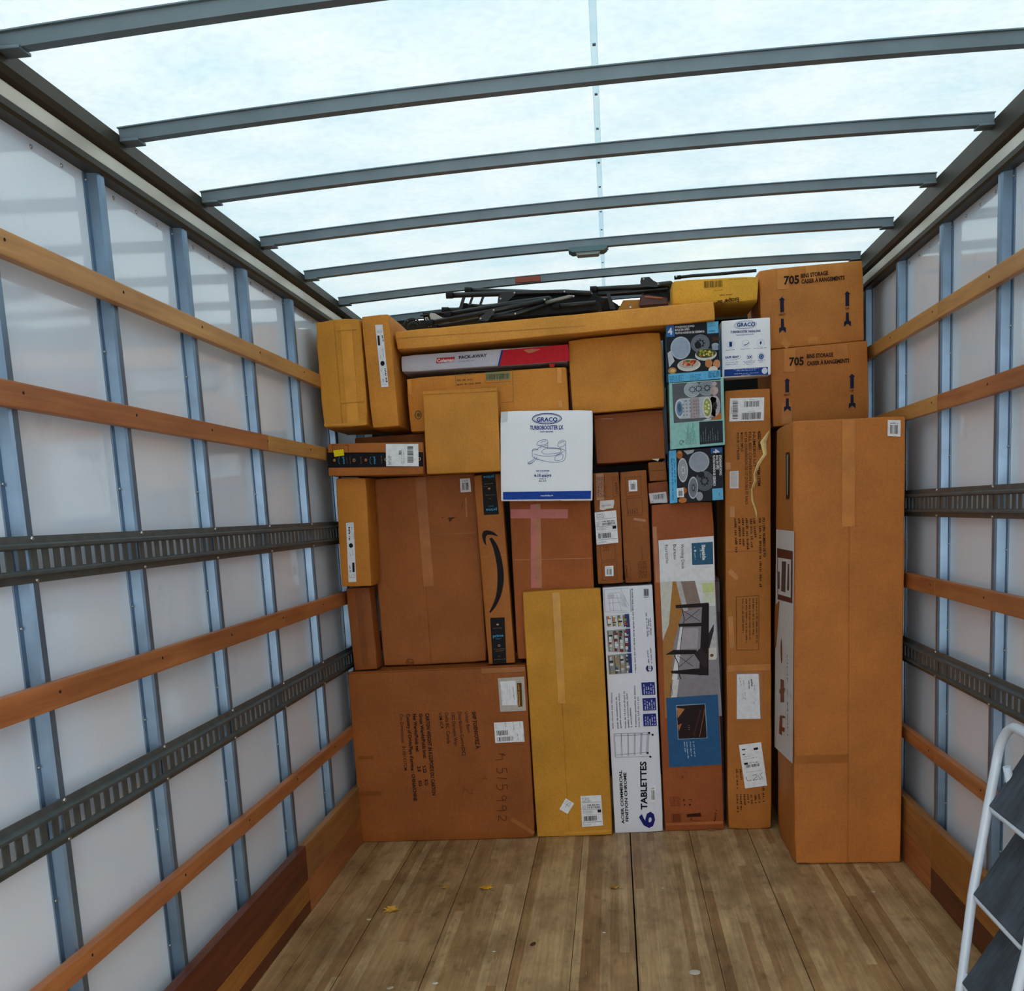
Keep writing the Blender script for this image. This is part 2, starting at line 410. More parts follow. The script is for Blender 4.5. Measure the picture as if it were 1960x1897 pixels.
class Art:
    """flat printing laid on a face; coordinates in metres on that face"""
    def __init__(s, to3d, kr=1.0, kt=1.0):
        s.to3d = to3d; s.V = []; s.F = []; s.C = []; s.kr = kr; s.kt = kt; s.cnt = {}
    def off(s, L):
        n = s.cnt.get(L, 0); s.cnt[L] = n + 1
        return 0.0006 + 0.0005 * L + 2.5e-6 * min(n, 190)
    def poly(s, pts, col, L=1):
        n = len(s.V); c = lin(col)
        o_ = s.off(L); s.V += [s.to3d(a, b, o_) for a, b in pts]
        s.F.append(tuple(range(n, n + len(pts)))); s.C.append(c); return s
    def rect(s, p, q, col, L=1):
        (a, b), (c, d) = p, q
        return s.poly([(a, b), (c, b), (c, d), (a, d)], col, L)
    def quad(s, p0, p1, p2, p3, col, L=1): return s.poly([p0, p1, p2, p3], col, L)
    def ell(s, c, rx, rz, col, L=1, rot=0, n=28, a0=0, a1=2 * math.pi):
        rx *= s.kr; rz *= s.kr
        k = [a0 + (a1 - a0) * i / n for i in range(n if a1 - a0 > 6.28 else n + 1)]
        cr, sr = math.cos(rot), math.sin(rot)
        return s.poly([(c[0] + rx * math.cos(t) * cr - rz * math.sin(t) * sr, c[1] + rx * math.cos(t) * sr + rz * math.sin(t) * cr) for t in k], col, L)
    def ring(s, c, rx, rz, w, col, L=1, rot=0, a0=0, a1=2 * math.pi, n=32):
        pts = []; rx *= s.kr; rz *= s.kr
        cr, sr = math.cos(rot), math.sin(rot)
        for i in range(n + 1):
            t = a0 + (a1 - a0) * i / n
            x, z = rx * math.cos(t), rz * math.sin(t)
            pts.append((c[0] + x * cr - z * sr, c[1] + x * sr + z * cr))
        return s.path(pts, w, col, L)
    def path(s, pts, w, col, L=1):
        for p, q in zip(pts, pts[1:]): s.line(p, q, w, col, L)
        return s
    def line(s, p, q, w, col, L=1, w2=None):
        dx, dz = q[0] - p[0], q[1] - p[1]; d = math.hypot(dx, dz) or 1e-6
        nx, nz = -dz / d * w / 2, dx / d * w / 2; k = (w if w2 is None else w2) / w
        return s.poly([(p[0] + nx, p[1] + nz), (p[0] - nx, p[1] - nz), (q[0] - nx * k, q[1] - nz * k), (q[0] + nx * k, q[1] + nz * k)], col, L)
    def frame(s, p, q, w, col, L=1):
        (a, b), (c, d) = p, q
        return s.path([(a, b), (c, b), (c, d), (a, d), (a, b)], w, col, L)
    def text(s, t, p, q, h, col, L=2, bold=False):
        """baseline runs from p to q; capital height h"""
        V, F, x0, wd = text_mesh(t, bold)
        dx, dz = q[0] - p[0], q[1] - p[1]; d = math.hypot(dx, dz); ux, uz = dx / d, dz / d
        sx, sy = d / wd, h * s.kt / 0.70
        n = len(s.V); c = lin(col); o_ = s.off(L)
        for x, y in V:
            X, Y = (x - x0) * sx, y * sy
            s.V.append(s.to3d(p[0] + X * ux - Y * uz, p[1] + X * uz + Y * ux, o_))
        for f in F: s.F.append(tuple(i + n for i in f)); s.C.append(c)
        return s
    def grey(s, p, q, h, col, L=2, seed=0, words=5):
        """an illegible line of tiny print"""
        h = h * s.kt
        rnd = random.Random(seed + int(abs(p[0] * 1e4)) + int(abs(p[1] * 3e4)))
        dx, dz = q[0] - p[0], q[1] - p[1]; d = math.hypot(dx, dz)
        if d < 1e-5: return s
        ux, uz = dx / d, dz / d; x = 0
        n = max(6, int(d / (h * 0.7)))
        step = d / n; k = 0
        while k < n:
            wlen = rnd.randint(2, 7)
            for j in range(min(wlen, n - k)):
                a = (k + j) * step; e_ = rnd.random()
                w = step * (0.45 + 0.35 * rnd.random()); hh = h * (0.55 + 0.35 * e_)
                A = (p[0] + ux * a, p[1] + uz * a)
                s.poly([A, (A[0] + ux * w, A[1] + uz * w), (A[0] + ux * w - uz * hh, A[1] + uz * w + ux * hh), (A[0] - uz * hh, A[1] + ux * hh)], col, L)
            k += wlen + 1
        return s
    def block(s, p, q, r, n, h, col, L=2, ragged=0.25):
        """n lines; the first runs p->q, the last starts at r"""
        for i in range(n):
            t = i / max(1, n - 1); rnd = random.Random(i * 7 + int(abs(p[0]) * 999)); f = 1 - ragged * rnd.random()
            a = (p[0] + (r[0] - p[0]) * t, p[1] + (r[1] - p[1]) * t)
            s.grey(a, (a[0] + (q[0] - p[0]) * f, a[1] + (q[1] - p[1]) * f), h, col, L, i)
        return s
    def barcode(s, p, q, r, col='#1c1c1c', L=3, n=26, seed=1):
        """bars stand side by side from p to q; each runs p->r"""
        rnd = random.Random(seed); x = 0.0; W = [rnd.choice((1, 1, 2, 3)) for _ in range(n * 2)]; T = sum(W)
        d1 = (q[0] - p[0], q[1] - p[1]); d2 = (r[0] - p[0], r[1] - p[1])
        for i, w in enumerate(W):
            if i % 2 == 0:
                a, b = x / T, (x + w) / T
                A = (p[0] + d1[0] * a, p[1] + d1[1] * a); B = (p[0] + d1[0] * b, p[1] + d1[1] * b)
                s.poly([A, B, (B[0] + d2[0], B[1] + d2[1]), (A[0] + d2[0], A[1] + d2[1])], col, L)
            x += w
        return s
    def build(s, name, parent, mat=None, label=None):
        """one object per separate piece of printing (pieces far apart on the face are parts of their own)"""
        box = []
        for f in s.F:
            P_ = [s.V[i] for i in f]
            box.append([min(p[k] for p in P_) for k in range(3)] + [max(p[k] for p in P_) for k in range(3)])
        # primitives (shared vertex runs) first, then nearby primitives
        order = sorted(range(len(s.F)), key=lambda i: -max(box[i][3 + k] - box[i][k] for k in range(3)))
        cl = []
        for i in order:
            b = list(box[i]); mem = [i]; changed = True
            while changed:
                changed = False
                for c in cl:
                    cb = c[0]
                    gap = math.sqrt(sum(max(0, b[k] - cb[3 + k], cb[k] - b[3 + k]) ** 2 for k in range(3)))
                    if gap <= 0.018:
                        b = [min(b[k], cb[k]) for k in range(3)] + [max(b[3 + k], cb[3 + k]) for k in range(3)]
                        mem += c[1]; cl.remove(c); changed = True; break
            cl.append((b, mem))
        first = None
        for b, mem in cl:
            mem.sort(); used = {}; V = []; F = []; data = []
            for i in mem:
                g = []
                for v in s.F[i]:
                    if v not in used: used[v] = len(V); V.append(s.V[v])
                    g.append(used[v])
                F.append(tuple(g)); data += [*s.C[i], 1.0] * len(g)
            me = bpy.data.meshes.new(name); me.from_pydata(V, [], F)
            ca = me.color_attributes.new('Col', 'FLOAT_COLOR', 'CORNER')
            if len(data) == len(me.loops) * 4: ca.data.foreach_set('color', data)
            me.update()
            o = link(name, me, mat or M_PRINT, parent)
            if label: o['label'] = label
            first = first or o
        return first

# ------------------------------------------------------------------ cartons
BX = {  # key: base x, front y, base z, width, height, depth, lean in degrees
    'ship': (-0.8531, 4.940, 0.0011, 0.8478, 0.8328, 0.500, 0.15),
    'yellow': (-0.2402, 4.955, 0.0014, 0.3620, 1.1778, 0.060, 0.46),
    'shelf': (0.0671, 4.990, 0.0013, 0.2295, 1.1770, 0.450, 0.65),
    'bay': (0.3303, 5.000, 0.0015, 0.2792, 1.5437, 0.115, 0.62),
    'model': (0.5893, 5.000, 0.0013, 0.2032, 2.0249, 0.400, -0.75),
    'tall': (0.9316, 4.475, 0.0016, 0.4370, 1.8349, 0.460, -0.43),
    'st_up': (0.9199, 5.100, 2.2079, 0.4496, 0.3438, 0.450, 1.22),
    'st_lo': (0.9433, 5.050, 1.8651, 0.4214, 0.3361, 0.450, 1.44),
    'gracos': (0.6109, 4.980, 2.0792, 0.2114, 0.2441, 0.110, 0.04),
    'bowA': (0.3792, 4.930, 2.0769, 0.2295, 0.2138, 0.300, 0.34),
    'bowB': (0.3896, 4.930, 1.7848, 0.2338, 0.2871, 0.300, 0.81),
    'bowC': (0.3796, 4.950, 1.5465, 0.2346, 0.2291, 0.300, 0.45),
    'long': (-0.2292, 4.900, 2.2983, 1.4036, 0.0804, 0.450, 1.29),
    'cole': (-0.5512, 4.968, 2.1948, 0.7534, 0.0725, 0.400, -0.09),
    'back': (-0.5428, 4.975, 1.9327, 0.7279, 0.2385, 0.400, 0.49),
    'midU': (0.0427, 5.000, 1.9682, 0.4136, 0.3263, 0.300, 1.19),
    'midL': (0.0919, 5.050, 1.7423, 0.3166, 0.2214, 0.400, 1.09),
    'plain': (-0.6581, 4.860, 1.7294, 0.3336, 0.3595, 0.110, -0.91),
    'graco': (-0.2929, 4.860, 1.5849, 0.4082, 0.3927, 0.110, -2.74),
    'worn': (-1.1740, 4.850, 1.9595, 0.2039, 0.4640, 0.500, 0.28),
    'tundra': (-0.9922, 4.840, 1.9464, 0.1214, 0.4821, 0.500, 1.53),
    'amzH': (-1.0523, 4.840, 1.7397, 0.4343, 0.1433, 0.200, -2.41),
    'songe': (-1.1893, 4.880, 1.2449, 0.1402, 0.4916, 0.200, -1.31),
    'panel': (-0.8845, 5.100, 0.8386, 0.5076, 0.8963, 0.120, 0.31),
    'dark': (-1.1985, 4.980, 0.8399, 0.1137, 0.3929, 0.120, 1.56),
    'amzV': (-0.5485, 5.000, 0.8403, 0.1265, 0.8820, 0.090, 1.32),
    'pink': (-0.2881, 5.020, 0.8538, 0.3746, 0.7832, 0.300, -0.07),
    'twoA': (-0.0223, 5.000, 1.1932, 0.1184, 0.5069, 0.400, 0.24),
    'twoB': (0.1054, 5.000, 1.1918, 0.1224, 0.5085, 0.400, 0.82),
    'smT': (0.2111, 5.030, 1.6471, 0.0822, 0.0886, 0.300, 0.97),
    'smL': (0.2132, 5.000, 1.5465, 0.0933, 0.0987, 0.300, 2.79),
    'esc': (0.4891, 5.050, 2.4136, 0.3761, 0.1028, 0.400, -1.15),
}

def carton_mesh(name, w, h, d, amp=0.0012, wear=0.004, seed=0, r=0.004):
    def ticks(L):
        n = max(3, min(14, int(L / 0.055)))
        return [-L / 2, -L / 2 + r] + [-L / 2 + r + (L - 2 * r) * i / n for i in range(1, n)] + [L / 2 - r, L / 2]
    X, Y, Z = ticks(w), ticks(d), ticks(h)
    H = (w / 2, d / 2, h / 2)
    idx = {}; V = []; F = []
    def vid(p):
        k = tuple(round(c, 5) for c in p)
        if k not in idx:
            q = Vector(p)
            inner = Vector([max(-H[i] + r, min(H[i] - r, q[i])) for i in range(3)])
            dl = q - inner
            nrm = dl.normalized() if dl.length > 1e-7 else Vector((0, 0, 0))
            q = inner + nrm * r
            s = Vector((seed * 3.1, seed * 1.3, seed * 0.7))
            e_ = [H[i] - abs(p[i]) for i in range(3)]; e_.sort()
            win = min(1.0, e_[1] / 0.05)
            q -= nrm * (amp * win * max(0.0, 0.7 + 1.6 * noise.noise(Vector(p) * 7 + s)))
            cd = math.sqrt(sum((H[i] - abs(p[i])) ** 2 for i in range(3)))
            if wear and cd < 0.07:
                cs = s + Vector([math.copysign(3, c) for c in p])
                q -= Vector([math.copysign(1, c) for c in p]) * wear * (1 - cd / 0.07) * (0.5 + noise.noise(cs * 1.7))
            if wear and e_[1] < 0.012:
                q += Vector((noise.noise(Vector(p) * 22 + s), noise.noise(Vector(p) * 19 - s) * 0.5, noise.noise(Vector(p) * 25 + s * 2))) * wear * 0.35
            if abs(p[2] + H[2]) < 1e-6: q.z = max(q.z, -H[2])
            idx[k] = len(V); V.append((q.x, q.y, q.z + H[2]))
        return idx[k]
    def grid(A, B, f, flip):
        for i in range(len(A) - 1):
            for j in range(len(B) - 1):
                q = [vid(f(A[i], B[j])), vid(f(A[i + 1], B[j])), vid(f(A[i + 1], B[j + 1])), vid(f(A[i], B[j + 1]))]
                F.append(tuple(reversed(q)) if flip else tuple(q))
    grid(X, Z, lambda a, b: (a, -H[1], b), False); grid(X, Z, lambda a, b: (a, H[1], b), True)
    grid(Y, Z, lambda a, b: (-H[0], a, b), True); grid(Y, Z, lambda a, b: (H[0], a, b), False)
    grid(X, Y, lambda a, b: (a, b, -H[2]), True); grid(X, Y, lambda a, b: (a, b, H[2]), False)
    return mesh(name, V, F, True)

class Carton:
    def __init__(s, key, name, label, col, cat='box', amp=0.0010, wear=0.004, seed=1, group=None, fl=0.0, scuff=0.25, flute='z'):
        bx, Y, bz, w, h, d, a = BX[key]
        s.w, s.h, s.d = w, h, d
        s.root = empty(name, (bx, Y + d / 2, bz), (0, -math.radians(a), 0))
        tag(s.root, label, cat, group)
        s.mat = cardboard(col, seed, scuff, flute) if isinstance(col, str) else col
        s.col = col if isinstance(col, str) else '#d9dce4'
        s.off = 0.0
        me = carton_mesh('body', w, h, d, amp, wear, seed)
        s.body = link('body', me, s.mat, s.root)
        s.amp = amp
    def flaps_v(s, x, gap=0.003, t=0.003, m=0.004):
        """two end flaps meeting at the upright joint x"""
        for a, b in ((-s.w / 2 + m, x - gap / 2), (x + gap / 2, s.w / 2 - m)):
            MB().box(a, b, -s.d / 2 - t, -s.d / 2 + 0.001, m, s.h - m).build('flap', s.mat, s.root, 0.0012)
        s.off = t
    def flaps_h(s, z, gap=0.003, t=0.003, m=0.004):
        for a, b in ((m, z - gap / 2), (z + gap / 2, s.h - m)):
            MB().box(-s.w / 2 + m, s.w / 2 - m, -s.d / 2 - t, -s.d / 2 + 0.001, a, b).build('flap', s.mat, s.root, 0.0012)
        s.off = t
    def art(s, kr=1.0, kt=1.0):
        base = s.off + s.amp * 0.9
        return Art(lambda a, b, o: (a, -s.d / 2 - base - o, b), kr, kt)
    def art_left(s):
        return Art(lambda a, b, o: (-s.w / 2 - s.amp * 0.9 - o, a, b))
    def tape(s, pts, w, mat=None, name='tape', label=None, lift=0.0004):
        """a strip of tape following 2-D points on the front"""
        mb = MB(); base = -s.d / 2 - s.off - s.amp * 0.9 - lift
        e_ = w / 2 + .003
        up = abs(pts[0][0] - pts[-1][0]) < abs(pts[0][1] - pts[-1][1])
        ex, ez = (min(e_, s.w / 2), .004) if up else (.004, min(e_, s.h / 2))
        pts = [(max(-s.w / 2 + ex, min(s.w / 2 - ex, x)), max(ez, min(s.h - ez, z))) for x, z in pts]
        for (x0, z0), (x1, z1) in zip(pts, pts[1:]):
            L_ = math.hypot(x1 - x0, z1 - z0); n = max(1, int(L_ / 0.03)); ux, uz = (x1 - x0) / L_, (z1 - z0) / L_
            V = []; F = []
            for i in range(n + 1):
                t = i / n * L_; j = 0.0002 * noise.noise(Vector((x0 * 9 + t * 40, z0 * 7, 1.0)))
                for sg in (-1, 1):
                    V.append((x0 + ux * t - uz * w / 2 * sg, base - abs(j), z0 + uz * t + ux * w / 2 * sg))
            for i in range(n): F.append((2 * i, 2 * i + 2, 2 * i + 3, 2 * i + 1))
            mb.add(V, F, False)
        o = mb.build(name, tape_on(s.col, mat or M_TAPE), s.root, fix=False)
        if label: o['label'] = label
        return o

INK = '#2a1a12'; BLUE = '#1d3f86'; WHITE = '#e9ebef'

def shipping_sheet(c, p0, p1, p2, p3, seed=0, style=0, name='shipping_label', label='white paper shipping label'):
    """p0 TL, p1 TR, p2 BR, p3 BL"""
    A = c.art(); A.lift = 1
    A.off = lambda L, f=A.off: f(L) + .0035
    def at(u, v):
        a = [p0[i] + (p1[i] - p0[i]) * u for i in (0, 1)]; b = [p3[i] + (p2[i] - p3[i]) * u for i in (0, 1)]
        return (a[0] + (b[0] - a[0]) * v, a[1] + (b[1] - a[1]) * v)
    A.quad(p0, p1, p2, p3, WHITE, 1)
    H = math.hypot(p0[0] - p3[0], p0[1] - p3[1]); W = math.hypot(p0[0] - p1[0], p0[1] - p1[1])
    k = '#26262a'
    if style == 0:      # carrier label
        A.block(at(.08, .09), at(.5, .09), at(.08, .18), 3, H * .03, '#6a6a70')
        A.line(at(.04, .22), at(.96, .22), H * .008, k, 2)
        A.text('C44 450 5A1', at(.30, .33), at(.9, .33), H * .045, k, 2, True)
        A.barcode(at(.3, .42), at(.92, .42), (at(.3, .35)[0], at(.3, .35)[1]), k, 2, 24, seed)
        A.block(at(.05, .32), at(.26, .32), at(.05, .42), 4, H * .018, k)
        A.line(at(.04, .45), at(.96, .45), H * .010, k, 2); A.line(at(.04, .62), at(.96, .62), H * .004, k, 2)
        A.quad(at(.78, .47), at(.95, .47), at(.95, .56), at(.78, .56), '#2b1524', 2)
        A.block(at(.06, .50), at(.6, .50), at(.06, .56), 3, H * .016, k)
        A.barcode(at(.10, .82), at(.72, .82), at(.10, .66), k, 2, 20, seed + 3)
        A.line(at(.04, .86), at(.96, .86), H * .010, k, 2)
        A.block(at(.06, .93), at(.5, .93), at(.06, .96), 2, H * .016, '#6a6a70')
    elif style == 1:    # small product label with a bar code
        A.barcode(at(.2, .85), at(.82, .85), at(.2, .30), '#3a3a3c', 2, 14, seed)
        A.grey(at(.2, .22), at(.8, .22), H * .08, k, 2, seed)
    elif style == 2:    # label turned on its side
        A.block(at(.08, .94), at(.08, .45), at(.16, .94), 3, W * .03, '#6a6a70')
        A.barcode(at(.66, .1), at(.66, .85), at(.84, .1), k, 2, 26, seed)
        A.barcode(at(.40, .3), at(.40, .5), at(.47, .3), k, 2, 8, seed + 1)
        A.block(at(.5, .9), at(.5, .2), at(.56, .9), 2, W * .025, k)
    return A.build(name, c.root, M_PAPER, label)

# ================================================================== THE TRUCK BODY
XL, XR = -1.335, 1.235          # faces of the wall panels
YR, YF = -0.6, 6.12             # open rear end, front wall
CR = -1.300, 1.200              # stud crowns
def zroof(x):
    return 2.602 + 0.030 * (x + 1.3) / 2.5 + 0.026 * (1 - ((x + 0.05) / 1.285) ** 2)

def make_floor():
    f = empty('floor'); f['kind'] = 'structure'
    MB().box(XL - .05, XR + .05, YR, YF, -0.09, -0.030).build('subfloor', M_FRONT, f)
    xs = [XL, -1.19, -1.0, -.70, -.41, -.20, .024, .302, .577, .85, 1.05, XR]
    g = [.002, .002, .0035, .003, .003, .002, .0055, .002, .003, .002, .002, .002]
    for i in range(len(xs) - 1):
        a, b = xs[i] + g[i] / 2, xs[i + 1] - g[i + 1] / 2
        MB().box(a, b, YR, YF, -0.030, 0.0).build('plank', M_FLOOR, f, 0.0012)
    return f
make_floor()

def make_wall(name, sx, xp, xc, studs):
    """sx = +1: the inside lies towards +x"""
    w = empty(name); w['kind'] = 'structure'
    X = lambda d: xp + sx * d                      # d metres in from the panel face
    def box(mb, d0, d1, y0, y1, z0, z1):
        a, b = sorted((X(d0), X(d1))); return mb.box(a, b, y0, y1, z0, z1)
    # fibreglass faced panels, one per bay, with hairline joints behind the studs
    edges = [YR] + studs + [YF]
    for a, b in zip(edges, edges[1:]):
        box(MB(), -0.018, 0, a + .0008, b - .0008, -0.02, 2.60).build('wall_panel', M_PANEL, w)
    # hat-section studs
    for y in studs:
        s = [(-.040, .001), (-.040, .004), (-.022, .004), (-.017, .029), (-.012, .035), (.012, .035), (.017, .029), (.022, .004), (.040, .004), (.040, .001)]
        prof = [(X(d), y + u) for u, d in s]
        MB().prism(prof, 2, 0.0, 2.478).build('stud', M_STUD, w)
        mb = MB()
        for z in (2.452, 0.35, 0.70, 1.02, 1.34, 1.66, 2.02):
            for u in (-.032, .032):
                p = Vector((X(.004), y + u, z)); mb.tube([p, p + Vector((sx * .003, 0, 0))], [.005, .003], 6)
        o = mb.build('rivet', M_STEEL, w); o['kind'] = 'stuff'
    # wooden slats, each of two boards butted at y 4.03
    ys = 4.03 if sx > 0 else 4.11
    for (z0, z1), m1, m2 in (((2.140, 2.196), M_SLAT_L, M_SLAT_L), ((1.820, 1.877), M_SLAT_R, M_SLAT_L),
                             ((1.153, 1.214), M_SLAT_R, M_SLAT_R), ((.520, .572), M_SLAT_R, M_SLAT_R)):
        for a, b, m in ((YR, ys - .001, m1), (ys + .001, YF, m2)):
            box(MB(), .035, .060, a, b, z0, z1).build('slat', m, w, 0.004)
        mb = MB()
        for y in studs:
            p = Vector((X(.060), y, (z0 + z1) / 2 + .006)); mb.tube([p - Vector((sx * .002, 0, 0)), p + Vector((sx * .0012, 0, 0))], .004, 6)
        o = mb.build('screw', M_FRONT, w); o['kind'] = 'stuff'
    # kick boards
    near = ((0.002, .050, M_SLAT_D), (.051, .135, M_SLAT_M), (.136, .275, M_SLAT_D)) if sx > 0 else ((0.002, .105, M_SLAT_D), (.106, .275, M_SLAT_M))
    for a, b, rows in ((YR, ys - .001, near),
                       (ys + .001, YF, ((0.002, .135, M_SLAT_R), (.136, .275, M_KICK)))):
        for z0, z1, m in rows:
            box(MB(), .035, .066, a, b, z0, z1).build('kick_board', m, w, 0.0015)
    # slotted tie rails
    for z0, z1 in ((1.440, 1.545), (.835, .940)):
        mb = MB(); zc = (z0 + z1) / 2
        prof = [(X(.035), z1), (X(.037), z1), (X(.039), z1 - .016), (X(.056), z1 - .020), (X(.056), z1 - .027), (X(.045), z1 - .031),
                (X(.045), zc + .022), (X(.042), zc + .022), (X(.042), z1 - .028), (X(.036), z1 - .014)]
        mb.prism(prof, 1, YR, YF)
        prof = [(X(.035), z0), (X(.037), z0), (X(.039), z0 + .016), (X(.056), z0 + .020), (X(.056), z0 + .025), (X(.045), z0 + .029),
                (X(.045), zc - .022), (X(.042), zc - .022), (X(.042), z0 + .026), (X(.036), z0 + .014)]
        mb.prism(prof, 1, YR, YF)
        y = YR
        while y < YF - .03:
            box(mb, .042, .045, y, y + .027, zc - .022, zc + .022); y += .0508
        mb.build('tie_rail', M_RAIL, w)
        mb = MB()
        for y in studs:
            for z in (z1 - .006, z0 + .006):
                p = Vector((X(.037), y, z)); mb.tube([p, p + Vector((sx * .005, 0, 0))], [.007, .004], 6)
        o = mb.build('rivet', M_STEEL, w); o['kind'] = 'stuff'
    # top corner extrusion
    top = 2.612 if sx > 0 else 2.640
    prof = [(X(0), 2.472), (X(.040), 2.470), (X(.046), 2.478), (X(.046), 2.494), (X(.030), 2.500), (X(.030), 2.538),
            (X(.046), 2.546), (X(.054), 2.562), (X(.050), top - .012), (X(.030), top), (X(-.03), top), (X(-.03), 2.60), (X(0), 2.59)]
    MB().prism(prof, 1, YR, YF).build('corner_rail', M_CORNER, w)
    box(MB(), .030, .036, YR, YF, 2.501, 2.537).build('corner_lit_band', M_STRIP, w, .002)
    mb = MB(); y = studs[0] + 0.145
    while y < YF:
        p = Vector((X(0), y, 2.452)); mb.tube([p, p + Vector((sx * .004, 0, 0))], [.006, .004], 6)
        p = Vector((X(0), y + .01, 2.436)); y += .1425
    o = mb.build('panel_rivet', M_STEEL, w); o['kind'] = 'stuff'
    return w
make_wall('wall_left', +1, XL, CR[0], [.03, .60, 1.17, 1.75, 2.32, 2.89, 3.45, 4.02, 4.60, 5.18, 5.76])
make_wall('wall_right', -1, XR, CR[1], [0, .60, 1.19, 1.79, 2.38, 2.98, 3.575, 4.17, 4.77, 5.36, 5.95])

wf = empty('wall_front'); wf['kind'] = 'structure'
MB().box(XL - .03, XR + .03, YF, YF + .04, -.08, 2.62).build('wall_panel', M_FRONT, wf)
for x in (-.9, -.3, .3, .9):
    MB().box(x - .03, x + .03, YF - .03, YF - .001, 0, 2.55).build('stud', M_STUD, wf, .003)
MB().box(XL, XR, YF - .05, YF - .001, 2.50, 2.60).build('header', M_CORNER, wf, .003)

ce = empty('ceiling'); ce['kind'] = 'structure'
V = []; F = []
NX = 26; YS = [YR + (YF - YR) * i / 20 for i in range(21)]
for y in YS:
    for i in range(NX + 1):
        x = XL - .02 + (XR - XL + .04) * i / NX; V.append((x, y, zroof(x) + .014))
for j in range(20):
    for i in range(NX): F.append((j * (NX + 1) + i, j * (NX + 1) + i + 1, (j + 1) * (NX + 1) + i + 1, (j + 1) * (NX + 1) + i))
link('roof_sheet', mesh('roof_sheet', V, F, True), M_ROOF, ce)
BOWS = [-.53, .06, .65, 1.24, 1.83, 2.42, 3.01, 3.60, 4.19, 4.78, 5.37, 5.96]
for y in BOWS:
    mb = MB(); n = 24; V = []; F = []
    sec = [(-.030, .012), (-.030, .009), (-.020, .009), (-.016, -.020), (.016, -.020), (.020, .009), (.030, .009), (.030, .012)]
    for i in range(n + 1):
        x = XL + .05 + (XR - XL - .10) * i / n
        for u, dz in sec: V.append((x, y + u, zroof(x) + dz))
    m = len(sec)
    for i in range(n):
        for k in range(m): F.append((i * m + k, i * m + (k + 1) % m, (i + 1) * m + (k + 1) % m, (i + 1) * m + k))
    F += [tuple(range(m)), tuple(range(n * m + m - 1, n * m - 1, -1))]
    mb.add(V, F); mb.build('roof_bow', M_BOW, ce)
    for x in (XL + .075, XR - .075):
        MB().box(x - .022, x + .030, y - .026, y + .026, zroof(x) - .025, zroof(x) - .018).build('bow_bracket', M_BOW, ce, .002)
M_SEAM, _nt, _b, _N, _L = new_mat('roof_seam_strip')
_tr = _N.new('ShaderNodeBsdfTranslucent'); _tr.inputs[0].default_value = (.84, .90, .92, 1); _L.new(_tr.outputs[0], _N['Material Output'].inputs['Surface'])
MB().box(-.011, .007, YR, YF, zroof(0) + .0115, zroof(0) + .0135).build('roof_seam', M_SEAM, ce)
mb = MB()
for y in BOWS:
    for dy in (-.16, 0.16):
        mb.box(-.006, .002, y + dy - .006, y + dy + .006, zroof(0) + .009, zroof(0) + .0113)
o = mb.build('seam_clip', M_STUD, ce); o['kind'] = 'stuff'
# a patch of red on the last visible bow
MB().box(-.42, -.30, 5.338, 5.353, zroof(-.36) - .018, zroof(-.36) + .006).build('reflector_strip', simple('faded_red_reflector', '#8a3a22', .5), ce)

# dome lamp under a bow
dl = empty('dome_lamp', (-.062, 4.78, zroof(-.06) - .020)); tag(dl, 'small grey dome lamp fixed under the middle of a roof bow', 'lamp')
M_DL = simple('lamp_housing', '#4f6f74', .4); M_DG = simple('lamp_lens', '#8d9a98', .25)
MB().prism([(-.078, 0), (.078, 0), (.082, -.010), (.066, -.020), (-.066, -.020), (-.082, -.010)], 1, -.04, .04).build('housing', M_DL, dl, .002)
MB().prism([(-.052, -.0195), (.052, -.0195), (.044, -.031), (-.044, -.031)], 1, -.030, .030).build('lens', M_DG, dl, .003)
MB().tube([(.075, 0, -.008), (.086, 0, -.008)], .006, 8).build('switch', M_STEEL, dl)

# ================================================================== CARTONS
TOPC = '#b9834a'; MIDC = '#b0743a'; LOWC = '#a3622f'

c = Carton('ship', 'cardboard_box', 'large square brown carton on the floor at left, black address print turned sideways', '#8f5122', seed=2, amp=.0008, wear=.006)  # board darkened: the light falloff towards the foot of the stack is painted in
A = c.art(1, 1.35)
for t, a, b, h, bd in (
    ('SHIP TO/ENVOYEZ À:', (0.1582, 0.6249), (0.1675, 0.4438), .013, True), ('Urban Barn', (0.124, 0.6262), (0.1313, 0.5253), .012, False),
    ('Distribution Centre(DC)', (0.0917, 0.6261), (0.1001, 0.4147), .012, False), ('1302 Derwent Way', (0.0599, 0.6239), (0.0654, 0.4663), .012, False),
    ('Delta BC, Canada', (0.0297, 0.625), (0.0314, 0.4746), .012, False), ('V3M 6C4', (-0.0019, 0.6263), (0.004, 0.551), .012, False),
    ('CARTON WEIGHT IN KGS/POIDS DU CARTON', (-0.0641, 0.6266), (-0.0586, 0.2257), .013, True),
    ('Gross Weight/Poids brut:', (-0.0945, 0.6264), (-0.0878, 0.4072), .012, True), ('5.22', (-0.0958, 0.3722), (-0.0928, 0.3368), .012, True), ('KG', (-0.0917, 0.3028), (-0.0901, 0.275), .012, True),
    ('Net Weight/Poids net:', (-0.1244, 0.6255), (-0.1217, 0.4401), .012, True), ('3.8', (-0.1219, 0.3696), (-0.1202, 0.3434), .012, True), ('KG', (-0.1213, 0.2988), (-0.1197, 0.2724), .012, True),
    ("Country of Origin/Pays d'origine : CHINA/CHINE", (-0.1555, 0.6267), (-0.1501, 0.2), .012, True),
    ('Ctn Dimensions:', (-0.1866, 0.6279), (-0.1882, 0.4846), .011, False), ('81X81X17CM', (-0.1864, 0.4705), (-0.186, 0.3527), .011, False)):
    A.text(t, a, b, h, INK, 1, bd)
pen = '#5a3018'
